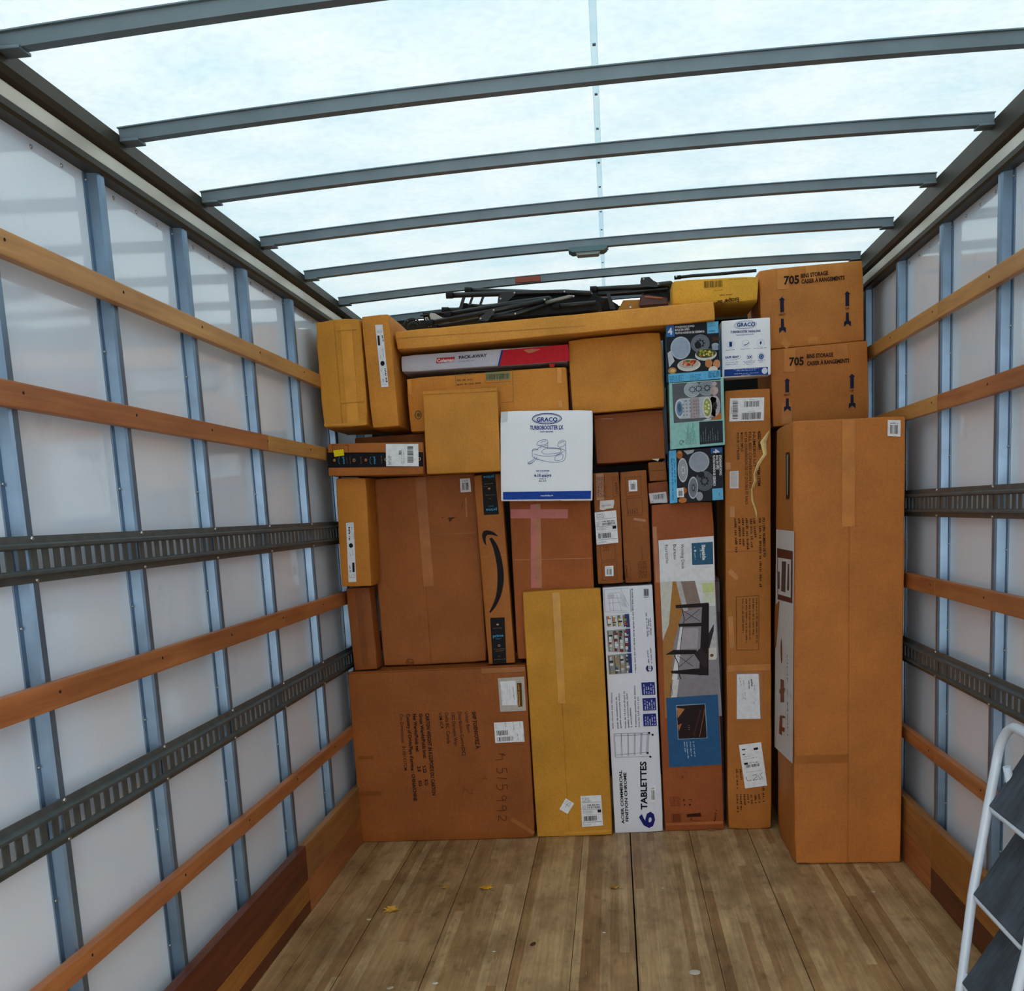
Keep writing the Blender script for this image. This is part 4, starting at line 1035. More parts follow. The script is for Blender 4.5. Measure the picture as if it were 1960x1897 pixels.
c = Carton('tall', 'cardboard_box', 'tallest wide brown carton standing forward at right with a picture strip on its left side', '#b57239', seed=11, amp=.0014, wear=.009)
x = (0.0007, 0.993)[0]
c.flaps_v(x, .005, .003, .006)
shipping_sheet(c, (0.1459, 1.8212), (0.1956, 1.8176), (0.1953, 1.7547), (0.1455, 1.7593), 9, 1, 'small_sticker', 'grey barcode sticker at the top corner')
c.tape([(-0.0027, 1.8382), (-0.003, 1.412)], .05, M_TAPE); c.tape([(-0.2158, 0.4561), (0.0029, 0.4562)], .035, M_TAPE_BROWN); c.tape([(-0.2155, 0.5469), (-0.0048, 0.5479)], .004, M_TAPE)
A = c.art_left()
def SQ(pts, col, L=1): A.poly(pts, col, L)
SQ([(0.2214, 1.4024), (-0.2614, 1.4033), (-0.2042, 0.431), (0.3214, 0.3882)], '#d9d8d6', 1)
SQ([(0.1981, 1.3199), (-0.2297, 1.3228), (-0.2139, 1.109), (0.1887, 1.0926)], '#5a2c28', 2); SQ([(0.1709, 1.2795), (-0.1876, 1.287), (-0.1756, 1.1295), (0.1708, 1.1174)], '#d8d6d2', 3)
SQ([(0.0512, 1.2691), (-0.0639, 1.2725), (-0.0388, 1.1405), (0.0777, 1.1384)], '#4a4040', 4); SQ([(-0.105, 1.2658), (-0.1458, 1.2657), (-0.1372, 1.1547), (-0.0822, 1.1549)], '#5a4a46', 4); SQ([(0.1613, 1.2177), (0.1152, 1.2204), (0.1223, 1.1443), (0.1686, 1.1408)], '#5a4a46', 4)
SQ([(0.2715, 1.0571), (0.127, 1.0931), (0.2418, 0.8689), (0.2909, 0.8626)], '#9a6030', 3)
cA = (0.0864, 0.8726); A.ell(cA, .022, .055, '#7c3d22', 3)
SQ([(0.1129, 0.7446), (0.0227, 0.7519), (0.0162, 0.6554), (0.1226, 0.6363)], '#7c3d22', 3); SQ([(0.1484, 0.6913), (-0.0185, 0.724), (0.0128, 0.6955), (0.1502, 0.6719)], '#7c3d22', 3)
SQ([(0.1437, 0.5725), (0.0666, 0.585), (0.0897, 0.4925), (0.1674, 0.4833)], '#7c3d22', 3); SQ([(0.0863, 0.5313), (-0.0037, 0.545), (0.0127, 0.5229), (0.088, 0.5119)], '#7c3d22', 3); SQ([(0.0817, 0.5845), (-0.0081, 0.5972), (-0.0073, 0.5877), (0.0825, 0.5749)], '#7c3d22', 3)
A.text('PINE & MAIN', (-0.0877, 0.8776), (-0.0879, 0.5255), .016, '#3a3230', 3)
A.grey((-0.0344, 0.9157), (-0.0358, 0.584), .006, '#8a8480', 3); A.ell((-0.1578, 0.7159), .006, .010, '#b09a60', 3)
A.build('printed_strip', c.root, M_GLOSS, 'off-white printed strip with furniture pictures')
# handle slit in the left side
A = c.art_left(); A.poly([(-0.0597, 1.7217), (-0.1417, 1.7218), (-0.1266, 1.5349), (-0.0575, 1.5312)], '#2c1a10', 1); A.poly([(-0.0865, 1.7119), (-0.1274, 1.7121), (-0.1142, 1.5499), (-0.0867, 1.5481)], '#8c8e86', 2)
A.build('hand_slot', c.root)

ST = 'storage cartons numbered 705'
def storage(key, label, col, tp, hz, h2, arrows, seed):
    c = Carton(key, 'storage_carton', label, col, seed=seed, amp=.0010, wear=.004, group=None)
    A = c.art(); k = '#2a1c16'; n = '#22233a'
    A.text('705', tp[0], tp[1], .034, k, 1, True)
    A.text('BINS STORAGE', tp[2], tp[3], .017, k, 1, True); A.text('CASIER À RANGEMENTS', tp[4], tp[5], .017, k, 1, True)
    for (p, q, word, l) in arrows:
        u = Vector((q[0] - p[0], q[1] - p[1])); d = u.length; u /= d; v = Vector((-u.y, u.x)); O = Vector(p)
        g = lambda a, b: tuple(O + u * a * d + v * b)
        A.poly([g(0, 0), g(.09, .014), g(.09, -.014)], n, 1)
        A.poly([g(.09, .008), g(.09, -.008), g(.42, -.008), g(.42, .008)], n, 1)
        A.text(word, g(.52, l), g(.52, -l), .009, '#5a3420', 1, True)
        A.poly([g(.60, .006), g(.60, -.006), g(.82, -.007), g(.82, .007)], n, 1)
        A.poly([g(.80, 0), g(.86, .015), g(1, .015), g(.91, 0)], n, 1); A.poly([g(.80, 0), g(.86, -.015), g(1, -.015), g(.91, 0)], n, 1)
    A.build('printed_text', c.root)
    return c
c = storage('st_lo', 'brown storage carton printed 705 with up arrows, lower of the two by right wall', '#af6e36',
    ((-0.1306, 0.2598), (-0.0666, 0.2571), (-0.053, 0.284), (0.0621, 0.2812), (-0.0529, 0.2527), (0.1306, 0.2497)), 0, 0,
    (((-0.1417, 0.2059), (-0.146, 0.0603), 'HAUT', -.014), ((0.1402, 0.2001), (0.1371, 0.0494), 'UP', -.008)), 13)
c.tape([(-0.1249, 0.3373), (-0.1308, 0.2324)], .050, M_TAPE); c.tape([(0.101, 0.3358), (0.0997, 0.2661)], .050, M_TAPE); c.tape([(-0.1457, 0.0999), (-0.1511, 0.0091)], .045, M_TAPE)
c = storage('st_up', 'brown storage carton printed 705 with up arrows, upper one reaching the roof', '#bb7a3f',
    ((-0.1188, 0.2727), (-0.0519, 0.2712), (-0.0436, 0.2929), (0.0744, 0.2953), (-0.0422, 0.2689), (0.1449, 0.2684)), 0, 0,
    (((-0.1297, 0.2205), (-0.1315, 0.0646), 'HAUT', -.014), ((0.1547, 0.2186), (0.1523, 0.0666), 'UP', -.008)), 14)
c.tape([(-0.1219, 0.3444), (-0.1237, 0.2527)], .050, M_TAPE); c.tape([(0.0033, 0.3494), (0.0024, 0.275)], .050, M_TAPE); c.tape([(0.1172, 0.3453), (0.1177, 0.2845)], .050, M_TAPE)
c.tape([(-0.1326, 0.0336), (-0.1055, 0.0034)], .03, M_TAPE); c.tape([(0.0008, 0.0355), (-0.0, 0.0079)], .045, M_TAPE)

# carton below the storage cartons, all but hidden behind the tall one
bx, Y_, bz, w_, h_, d_2, a_ = BX['st_lo']
BX['under'] = (bx + .01, 5.06, 0.0, .40, bz - .018, .44, 0)
BX['under2'] = BX['under']
c = Carton('under', 'cardboard_box', 'brown carton standing under the 705 storage cartons, nearly hidden behind the tallest carton', '#8f5a2c', seed=15)
c.tape([(0, .2), (0, c.h - .1)], .05, M_TAPE)

M_WB2 = cardboard('#eef1f6', 6, .02, con=.12)
def graco_logo(A, ctr, rx, rz, pad, word0, word1, h):
    A.ring(ctr, rx, rz, rz * .15, BLUE, 1); A.ring(ctr, rx * .90, rz * .80, rz * .07, BLUE, 1)
    A.text('GRACO', word0, word1, h, BLUE, 1, True)
c = Carton('gracos', 'booster_seat_box', 'small white child seat box with six blue round icons, beside the storage cartons', M_WB2, seed=6, wear=.003)
A = c.art(2.05, 2.05)
graco_logo(A, (-0.0023, 0.2194), .0235, .0082, 0, (-0.0388, 0.2135), (0.0402, 0.2118), .0075)
A.text('TURBOBOOSTER TAKEALONG', (-0.0659, 0.1882), (0.0624, 0.1851), .0045, BLUE, 1, True); A.text('BACKLESS BOOSTER', (-0.0415, 0.1761), (0.0341, 0.1748), .0022, BLUE, 1)
for k, p in enumerate(((-0.0666, 0.1402), (-0.0022, 0.1397), (0.0627, 0.1383), (0.0645, 0.0806))):
    A.ring(p, .0075, .0075, .0007, '#6f8fc0' if k < 3 else BLUE, 1)
A.quad((-0.0734, 0.1515), (-0.0604, 0.1513), (-0.0609, 0.1314), (-0.0731, 0.1303), BLUE, 1); A.poly([(-0.0109, 0.1357), (0.0028, 0.1367), (0.014, 0.1474), (0.0107, 0.14), (0.0008, 0.133), (-0.009, 0.1317)], BLUE, 1)
A.ell((0.0627, 0.1383), .002, .003, BLUE, 1); A.line((0.0598, 0.1462), (0.0695, 0.1475), .0009, BLUE, 1)
A.ell((0.0645, 0.0806), .0052, .0055, '#30559a', 1); A.ring((0.0645, 0.0806), .0025, .003, .0008, '#e2e6ee', 2)
A.text('SAFE SEAT', (-0.0915, 0.0825), (-0.0328, 0.0821), .0042, BLUE, 1, True); A.ring((-0.0316, 0.0839), .0035, .0026, .0009, BLUE, 1, .6)
A.text('2X', (0.0036, 0.0762), (0.0244, 0.0763), .0055, BLUE, 1, True); A.ring((0.0135, 0.0809), .0065, .006, .0006, '#6f8fc0', 1)
for a, b in (((-0.088, 0.1159), (-0.0466, 0.1162)), ((-0.0231, 0.1154), (0.0181, 0.1164)), ((0.0338, 0.1154), (0.0886, 0.1155)), ((-0.085, 0.0724), (-0.0416, 0.0734)), ((-0.0899, 0.062), (-0.034, 0.0633)), ((-0.0901, 0.0542), (-0.0361, 0.0545)), ((-0.0131, 0.0626), (0.0399, 0.0637)), ((-0.0085, 0.0565), (0.0367, 0.0574)), ((0.0004, 0.0502), (0.0287, 0.0502)), ((0.0485, 0.0624), (0.0826, 0.0632)), ((0.0563, 0.0561), (0.0759, 0.0567))):
    A.grey(a, b, .0016, '#3c5da0', 1)
A.quad((-0.0968, 0.0353), (0.092, 0.0344), (0.0926, 0.0015), (-0.0975, 0.0055), '#1c3f8c', 1)
for a, b in (((-0.0563, 0.0315), (0.0539, 0.0304)), ((-0.0446, 0.0253), (0.04, 0.0236)), ((-0.0539, 0.0123), (0.0516, 0.0112)), ((-0.0233, 0.0053), (0.018, 0.0045))): A.grey(a, b, .0018, '#b8c6e4', 2)
A.ell((0.078, 0.0187), .0062, .0066, '#d5dcea', 2)
A.build('printed_artwork', c.root, M_GLOSS)

# ---------------- bowl sets
CYAN = '#56a9d6'; DK = '#23262c'
def plate(A, p, rx, rz, rot, rim='#b9c2cc', inner='#a4aebb', L=3, speck=False):
    A.ell(p, rx, rz, rim, L, rot); A.ell(p, rx * .86, rz * .86, inner, L + 1, rot)
def motif(A, p, rx, rz, rot, L, col='#4d5666', n=3):
    for k in range(n): A.ring(p, rx * (.85 - .25 * k), rz * (.85 - .25 * k), .0009, col, L, rot, n=18)
    for k in range(8):
        t = k * math.pi / 4; cr, sr = math.cos(rot), math.sin(rot); x, z = rx * .55 * math.cos(t), rz * .55 * math.sin(t)
        A.ell((p[0] + x * cr - z * sr, p[1] + x * sr + z * cr), rx * .13, rz * .13, col, L, rot, 8)
def side_panel(c, col, label, extra=None):
    A = c.art_left(); A.rect((-c.d/2 + .002, .003), (c.d/2 - .003, c.h - .003), col, 1)
    A.rect((-c.d/2 + .03, c.h * .12), (c.d/2 - .03, c.h * .6), extra or '#3b6f92', 2); A.block((-c.d/2 + .05, c.h * .8), (c.d/2 - .08, c.h * .8), (-c.d/2 + .05, c.h * .7), 3, .006, '#dfeef6', 3)
    A.build('side_print', c.root, M_GLOSS)
def bowls(key, label, seed):
    return Carton(key, 'dinnerware_box', label, M_DINBOX, seed=seed, amp=.0006, wear=.002)
M_DINBOX = simple('coated_box_board', '#5a96b8', .4)
c = bowls('bowA', 'blue and black bowl set box numbered 4, top of the stack of three dinnerware boxes', 21)
A = c.art(1.53, 2.3); A.quad((-0.1176, 0.2387), (0.1112, 0.2363), (0.1125, -0.0097), (-0.1147, -0.0094), DK, 1)
A.quad((-0.1162, 0.2366), (-0.0816, 0.2374), (-0.0799, 0.1868), (-0.1153, 0.1861), '#3b6fb4', 2); A.text('4', (-0.1094, 0.1957), (-0.0886, 0.1962), .012, '#e6ecf4', 3, True)
A.text('STONEWARE BOWLS', (-0.0781, 0.2203), (0.0062, 0.2201), .0036, '#d6dae0', 3, True); A.text('BOLS EN GRÈS', (-0.0771, 0.2082), (-0.0156, 0.2083), .0036, '#d6dae0', 3, True); A.text('PLATOS HONDOS DE CERÁMICA', (-0.0762, 0.1953), (0.0495, 0.1941), .0036, '#d6dae0', 3, True)
A.quad((0.0604, 0.2355), (0.1098, 0.2358), (0.1091, 0.1876), (0.061, 0.1878), '#67b4dd', 2); A.grey((0.068, 0.2161), (0.101, 0.217), .002, '#2a6f94', 3); A.grey((0.0674, 0.1941), (0.1004, 0.1943), .003, '#2a6f94', 3)
plate(A, (-0.0561, 0.1358), .0285, .0315, 0, '#a9b6c6', '#97a6ba'); A.ell((0.0294, 0.1485), .0265, .025, '#6f7680', 2); motif(A, (0.0294, 0.1485), .0265, .025, 0, 3, '#2b2e35'); A.ell((0.0189, 0.1425), .009, .010, '#23262c', 4)
A.ell((0.0932, 0.1371), .010, .006, '#9aa6b4', 3); A.quad((0.0794, 0.1347), (0.1069, 0.1347), (0.1071, 0.1158), (0.0802, 0.1164), '#8b97a6', 3)
A.ell((0.0521, 0.0996), .0305, .0165, '#c9cbc6', 3); A.ell((0.0523, 0.105), .028, .0125, '#4a4a34', 4)
rnd = random.Random(5)
for k in range(26): A.ell(((0.0523, 0.105)[0] + 1.5 * rnd.uniform(-.021, .021), (0.0523, 0.105)[1] + 1.5 * rnd.uniform(-.007, .008)), .0035, .0025, rnd.choice(['#a9b23a', '#8c9c34', '#c9c45a', '#6f8030', '#b05a3a']), 5, rnd.random() * 3, 8)
A.ell((-0.0225, 0.061), .033, .017, '#cfcdc6', 5); A.ell((-0.0223, 0.0664), .029, .0125, '#b8aea4', 6)
for k in range(24): A.ell(((-0.0223, 0.0677)[0] + 1.5 * rnd.uniform(-.018, .018), (-0.0223, 0.0677)[1] + 1.5 * rnd.uniform(-.006, .008)), .0045, .0022, rnd.choice(['#c8532c', '#b8421f', '#d87a48', '#8f3118']), 7, rnd.random() * 3, 8)
for k in range(5): A.ell(((-0.0246, 0.0814)[0] + 1.5 * rnd.uniform(-.006, .006), (-0.0246, 0.0814)[1] + 1.5 * rnd.uniform(-.003, .003)), .003, .002, '#3f6a2e', 8, rnd.random(), 8)
A.quad((-0.1136, 0.1184), (-0.0994, 0.1275), (-0.0836, 0.0823), (-0.1088, 0.0569), '#b9bcc4', 3); A.ell((-0.0954, 0.0424), .012, .009, '#a8804a', 4); A.ell((-0.094, 0.0423), .007, .005, '#d8b070', 5)
A.ell((0.0634, 0.0616), .0105, .0115, '#b87a4c', 6); A.ell((0.0978, 0.0571), .0100, .0120, '#c08862', 6); A.ell((0.0812, 0.0332), .013, .010, '#d8d2c8', 6); A.quad((0.0818, 0.1715), (0.1128, 0.1712), (0.1144, 0.1557), (0.0827, 0.1546), '#4a3028', 2)
A.quad((-0.114, 0.0287), (0.1122, 0.031), (0.1126, -0.0064), (-0.1132, -0.0075), '#5fb2de', 7)
for k in range(4): A.grey(((-0.1089, 0.0161)[0], (-0.1089, 0.0161)[1] - .0065 * k), ((-0.0476, 0.0165)[0], (-0.0476, 0.0165)[1] - .0065 * k), .002, '#2f7096', 8); A.grey(((-0.0212, 0.0153)[0], (-0.0212, 0.0153)[1] - .0065 * k), ((0.0288, 0.0166)[0], (0.0288, 0.0166)[1] - .0065 * k), .002, '#2f7096', 8); A.grey(((0.0601, 0.0211)[0], (0.0601, 0.0211)[1] - .0065 * k), ((0.1086, 0.0224)[0], (0.1086, 0.0224)[1] - .0065 * k), .0025, '#1f5a80', 8)
A.build('printed_artwork', c.root, M_GLOSS); side_panel(c, '#4a90b4', '', '#3a7396')
c = bowls('bowC', 'blue and black bowl box turned sideways, bottom of the dinnerware stack', 23)
A = c.art(1.53, 2.3); A.quad((-0.1174, 0.2314), (0.1186, 0.231), (0.1152, -0.0002), (-0.1234, -0.0009), DK, 1)
A.quad((-0.1174, 0.2314), (-0.0863, 0.2322), (-0.0891, 0.0006), (-0.1234, -0.0009), '#5fb2de', 2); A.grey((-0.1096, 0.1959), (-0.11, 0.0125), .003, '#2f7096', 3); A.grey((-0.099, 0.1952), (-0.0979, 0.0896), .003, '#2f7096', 3)
A.quad((0.0659, 0.2318), (0.1165, 0.2312), (0.1158, 0.2075), (0.0666, 0.2066), '#2f5fa0', 2); A.text('4', (0.0784, 0.2254), (0.0778, 0.2073), .011, '#dfe6f0', 3, True)
A.text('STONEWARE BOWLS', (0.1021, 0.1973), (0.1015, 0.1085), .0042, '#d6dae0', 3, True); A.text('BOLS EN GRÈS', (0.0887, 0.1968), (0.089, 0.1352), .0042, '#d6dae0', 3, True); A.text('PLATOS HONDOS DE CERÁMICA', (0.0747, 0.1977), (0.0733, 0.0632), .0042, '#d6dae0', 3, True)
A.quad((0.0673, 0.0523), (0.114, 0.0528), (0.1145, 0.0013), (0.0672, 0.0014), '#67b4dd', 2); A.grey((0.095, 0.0315), (0.0966, 0.0173), .003, '#2a6f94', 3)
plate(A, (0.0134, 0.1738), .0295, .0295, 0, '#a2abb6', '#949daa')
plate(A, (-0.0598, 0.1421), .0145, .035, 0, '#c2c6cb', '#8f969f'); motif(A, (-0.0584, 0.142), .011, .028, 0, 5, '#c9cdd2', 2)
A.ell((0.0346, 0.0882), .027, .0285, '#5d636c', 2); motif(A, (0.0346, 0.0882), .027, .0285, 0, 3, '#2a2d34'); A.ell((0.02, 0.1172), .010, .009, '#23262c', 4)
plate(A, (-0.0173, 0.0619), .0145, .032, -.05, '#b9bec6', '#7f8690', 5); motif(A, (-0.0159, 0.0618), .011, .026, 0, 7, '#3d4350', 3)
A.ell((0.0098, 0.0227), .010, .013, '#9299a3', 4); A.ell((-0.0722, 0.2109), .009, .012, '#a8662e', 3); A.ell((-0.0698, 0.2199), .005, .004, '#c98c4c', 4); A.poly([(-0.0539, 0.2272), (-0.0059, 0.2289), (-0.012, 0.216), (-0.037, 0.2086)], '#b4b6ba', 2)
A.ell((-0.0602, 0.0519), .010, .010, '#a8642e', 3); A.ell((-0.0653, 0.0097), .012, .008, '#b8703a', 3)
A.build('printed_artwork', c.root, M_GLOSS); side_panel(c, '#3f7ba0', '', '#2f6488')
shipping_sheet(c, (-0.0896, 0.0636), (-0.0598, 0.0646), (-0.0584, 0.0235), (-0.0897, 0.0233), 8, 1, 'price_sticker', 'small white barcode sticker')
c = bowls('bowB', 'mint green box of patterned bowls, middle of the stack of three dinnerware boxes', 22)
MINT = '#8fc3bd'
A = c.art(1.53, 2.0); A.quad((-0.1171, 0.2944), (0.1189, 0.2908), (0.1155, 0.0016), (-0.1245, -0.0024), MINT, 1)
A.quad((-0.1052, 0.2798), (0.106, 0.2768), (0.1042, 0.1128), (-0.1041, 0.1106), '#5b5d63', 2)
A.ell((-0.0179, 0.2484), .024, .022, '#a9b4ba', 3); A.ell((0.0447, 0.2503), .024, .022, '#8f9aa2', 3); motif(A, (-0.0179, 0.2484), .022, .020, 0, 4, '#5d6a76'); motif(A, (0.01, 0.2503), .022, .020, 0, 4, '#4e5966'); motif(A, (0.0468, 0.2501), .020, .019, 0, 4, '#39404c')
A.ell((0.0786, 0.2654), .007, .006, '#b9a8a4', 4); A.ell((0.0775, 0.2362), .011, .012, '#b8a6a2', 4); A.ell((0.0669, 0.2322), .006, .007, '#a89692', 5)
A.quad((-0.0752, 0.2138), (0.0676, 0.2144), (0.0642, 0.1241), (-0.0789, 0.1267), '#b2bac2', 3)
A.line((-0.0263, 0.2148), (-0.0271, 0.1255), .0012, '#7a8490', 4); A.line((0.0084, 0.2121), (0.0077, 0.1229), .0012, '#7a8490', 4)
for k in range(14): A.ell((-0.0512, 0.2016) if k == 0 else ((-0.0512, 0.2016)[0] + (k % 3) * .014 - .008, (-0.0512, 0.2016)[1] - (k // 3) * .015), .0018, .0022, '#6f7c8a', 4, 0, 8)
for k in range(16): A.ell(((-0.013, 0.1987)[0] + (k % 3) * .010, (-0.013, 0.1987)[1] - (k // 3) * .0135), .0022, .0022, '#8a7c80', 4, 0, 8)
A.quad((-0.0285, 0.2122), (0.0091, 0.2121), (0.0071, 0.125), (-0.0293, 0.1243), '#a59a9f', 3)
A.ell((-0.077, 0.1706), .0125, .0265, '#c4ccd4', 4); A.ell((-0.0763, 0.1706), .0095, .021, '#6f87a2', 5); A.ell((-0.0768, 0.1747), .005, .012, '#42607f', 6)
A.quad((0.0539, 0.2175), (0.0846, 0.2049), (0.0782, 0.1265), (0.0501, 0.1183), '#a39a9e', 4); A.ell((0.0764, 0.1712), .016, .030, '#b5aeb2', 4); motif(A, (0.0785, 0.1711), .013, .025, 0, 5, '#3a3438', 3); A.ell((0.08, 0.1744), .0035, .005, '#2a2428', 6)
A.ell((0.0436, 0.1669), .0135, .0305, '#cfcdc8', 5); A.ell((0.0443, 0.1669), .010, .025, '#8f9a5a', 6)
for k in range(10): A.ell(((0.0443, 0.1669)[0] + 1.5 * rnd.uniform(-.006, .006), (0.0443, 0.1669)[1] + 1.5 * rnd.uniform(-.018, .018)), .003, .004, rnd.choice(['#c9cf7a', '#a8b45c', '#dedcb0']), 7, rnd.random(), 8)
A.poly([(0.0568, 0.1123), (0.1031, 0.1418), (0.1042, 0.1128)], '#b06a34', 4); A.poly([(0.0185, 0.1124), (0.0642, 0.1241), (0.0568, 0.1109)], '#c7c9ce', 4)
A.quad((0.0064, 0.1078), (0.1088, 0.1056), (0.1075, 0.0118), (0.0053, 0.0096), '#2b3038', 2)
for k in range(8): A.grey(((0.0128, 0.0209)[0] + .0105 * k, (0.0128, 0.0209)[1]), ((0.0128, 0.0209)[0] + .0105 * k, (0.0128, 0.0209)[1] + .030 + .03 * ((k * 7) % 3) / 2), .0014, '#8d97a4', 3)
A.line((-0.08, 0.0173), (-0.0628, 0.0258), .0016, DK, 2); A.ring((-0.0741, 0.0238), .0055, .0062, .0016, DK, 2, 0, 0, 5.2); A.path([(-0.0628, 0.0258), (-0.0681, 0.0331)], .0016, DK, 2)
for k in range(7): A.grey(((-0.0521, 0.0139)[0] + .0065 * k, (-0.0521, 0.0139)[1]), ((-0.0521, 0.0139)[0] + .0065 * k, (-0.0521, 0.0139)[1] + .055 + .018 * (k % 3)), .002, '#4e7c7c', 2)
A.quad((-0.1171, 0.2944), (0.1189, 0.2908), (0.1188, 0.2867), (-0.1173, 0.2889), '#b4dcd6', 3)
A.build('printed_artwork', c.root, M_GLOSS); side_panel(c, '#74a9a2', '', '#7d5a48')

c = Carton('long', 'cardboard_box', 'long flat brown carton lying across the top of the stack under the folded chairs', '#d79849', seed=31, amp=.0012, wear=.005, flute='x')
c.tape([(-0.7026, 0.0515), (0.1409, 0.0286)], .003, M_TAPE_BROWN)
M_COLE = cardboard('#bfc1ce', 8, .12, con=.5)
c = Carton('cole', 'camping_table_box', 'flat grey and red printed box lying just under the long flat carton', M_COLE, seed=8, wear=.003)
A = c.art(1, 2.1); A.poly([(0.0905, 0.0667), (0.3808, 0.0724), (0.3841, 0.0011), (0.0661, -0.0016)], '#c01f2c', 1); A.poly([(0.0828, 0.0672), (0.0919, 0.0672), (0.0706, -0.0018), (0.0621, -0.0019)], '#2f3a80', 2)
A.poly([(0.3798, 0.0478), (0.3862, 0.0783), (0.3861, 0.0016), (0.3809, 0.0013)], '#a51824', 1)
A.poly([(-0.2106, 0.0519), (-0.1286, 0.0516), (-0.1344, 0.0313), (-0.2153, 0.0284)], '#b5303c', 1); A.text('Coleman', (-0.2105, 0.0325), (-0.1344, 0.0326), .0068, '#e8e2e4', 2, True)
A.text('PACK-AWAY', (-0.1109, 0.0411), (0.0165, 0.0428), .0062, '#34384a', 1, True); A.grey((-0.1104, 0.0285), (-0.0417, 0.0285), .0026, '#8a8da0', 1)
A.poly([(0.1808, 0.0608), (0.2262, 0.064), (0.2582, 0.0588), (0.2254, 0.0486), (0.2059, 0.0455)], '#c07a58', 2)
A.build('printed_artwork', c.root, M_GLOSS)
c = Carton('back', 'cardboard_box', 'wide brown carton with faint green print under the grey and red flat box', '#ca8638', seed=33, amp=.0008)
A = c.art(1, 1.4); g = '#5a5a3a'
A.path([(-0.1377, 0.2528), (0.1212, 0.2418), (0.1169, 0.1006), (0.0633, 0.1012)], .0012, g); A.line((-0.1377, 0.2528), (-0.1399, 0.1854), .0012, g)
A.quad((-0.001, 0.2383), (0.1096, 0.2345), (0.1088, 0.2007), (-0.002, 0.2038), '#8a8a62', 1); A.barcode((0.0014, 0.2067), (0.1025, 0.2037), (0.003, 0.2298), '#4a4c38', 2, 22, 3)
A.grey((-0.1311, 0.2353), (-0.0491, 0.2336), .005, g); A.grey((-0.1329, 0.2102), (-0.0606, 0.2093), .006, g); A.grey((-0.1342, 0.1913), (-0.0258, 0.1916), .006, '#4a4a30')
A.ring((-0.3217, 0.0744), .014, .018, .004, '#5f5230'); A.ell((-0.3204, 0.0743), .008, .010, '#6f5a30'); A.path([(-0.0053, 0.204), (-0.006, 0.1927), (0.1082, 0.1907)], .001, g)
A.poly([(0.2872, 0.2545), (0.313, 0.2544), (0.3089, 0.2385), (0.2896, 0.24)], '#b02a22', 1)
A.build('printed_text', c.root)
c.tape([(-0.3575, 0.255), (-0.3624, 0.1666)], .018, M_TAPE); c.tape([(0.3311, 0.2543), (0.3275, 0.1672)], .020, M_TAPE); c.tape([(0.3266, 0.0919), (0.3262, 0.0604)], .018, M_TAPE)
# dark carton seen below it
BX['below'] = (BX['back'][0] + .03, 5.06, BX['dark'][2], .80, BX['back'][2] - BX['dark'][2] - .003, .35, 0)
BX['below'] = (-.855, 5.06, 1.742, .67, .185, .30, 0)
c = Carton('below', 'cardboard_box', 'dark brown carton end with a tape strip in the gap above the black-taped parcel', '#7d4a22', seed=34)
c.tape([(-.26, .10), (-.05, .10)], .05, M_TAPE)
c = Carton('midU', 'cardboard_box', 'plain brown carton left of the dinnerware boxes, directly under the long flat carton', '#c68539', seed=35, amp=.0016, wear=.006, scuff=.2)
c = Carton('midL', 'cardboard_box', 'darker reddish brown carton between the big white box and the dinnerware boxes', '#8f5126', seed=36, amp=.0012)
c.flaps_h(c.h * .93, .002, .0015)
c.tape([(-0.1212, 0.2024), (-0.0706, 0.1983)], .004, M_TAPE)
c = Carton('plain', 'cardboard_box', 'plain square tan carton without print, left of the big white box', '#c5883b', seed=37, amp=.0007, wear=.003, scuff=.06)
MB().box(-c.w/2 + .002, c.w/2 - .002, -c.d/2 - .0025, -c.d/2 + .02, c.h - .012, c.h + .0015).build('lid_flap', c.mat, c.root, .001)

c = Carton('graco', 'booster_seat_box', 'big square white box with a blue booster seat drawing and a blue band', M_WB2, seed=38, wear=.003, amp=.0008)
A = c.art(); C_ = (0.0027, 0.3578)
graco_logo(A, C_, .0640, .0225, 0, (-0.0431, 0.3461), (0.0497, 0.3449), .0175)
A.text('TURBOBOOSTER LX', (-0.0725, 0.3112), (0.0751, 0.3112), .0170, BLUE, 1, True); A.text('YOUTH BOOSTER', (-0.0292, 0.2989), (0.0306, 0.2987), .0055, BLUE, 1, True)
ln = .0016
def curve(pts, w=ln, col='#3c5c96', L=1, n=5):
    out = []
    for i in range(len(pts) - 1):
        p0 = pts[max(i - 1, 0)]; p1 = pts[i]; p2 = pts[i + 1]; p3 = pts[min(i + 2, len(pts) - 1)]
        for k in range(n):
            t = k / n
            out.append(tuple(0.5 * (2 * p1[j] + (p2[j] - p0[j]) * t + (2 * p0[j] - 5 * p1[j] + 4 * p2[j] - p3[j]) * t * t + (3 * p1[j] - p0[j] - 3 * p2[j] + p3[j]) * t ** 3) for j in (0, 1)))
    out.append(pts[-1]); A.path(out, w, col, L)
curve([(-0.0626, 0.2134), (-0.0575, 0.2227), (-0.0415, 0.2244), (-0.0351, 0.2305), (-0.0223, 0.2366), (0.0064, 0.2326), (0.051, 0.2296), (0.0797, 0.2212), (0.0867, 0.2118), (0.0842, 0.1869), (0.0734, 0.1732), (0.0415, 0.1686), (-0.0064, 0.174), (-0.0512, 0.1883), (-0.0614, 0.1977), (-0.0626, 0.2134)])
curve([(-0.0223, 0.2142), (-0.0064, 0.2265), (0.0319, 0.2298), (0.0638, 0.2232), (0.0587, 0.2108), (0.0255, 0.2062), (-0.0064, 0.2053), (-0.0223, 0.2142)])
curve([(-0.0575, 0.2058), (-0.032, 0.1993), (0.0064, 0.1952), (0.0447, 0.1997), (0.0765, 0.215)])
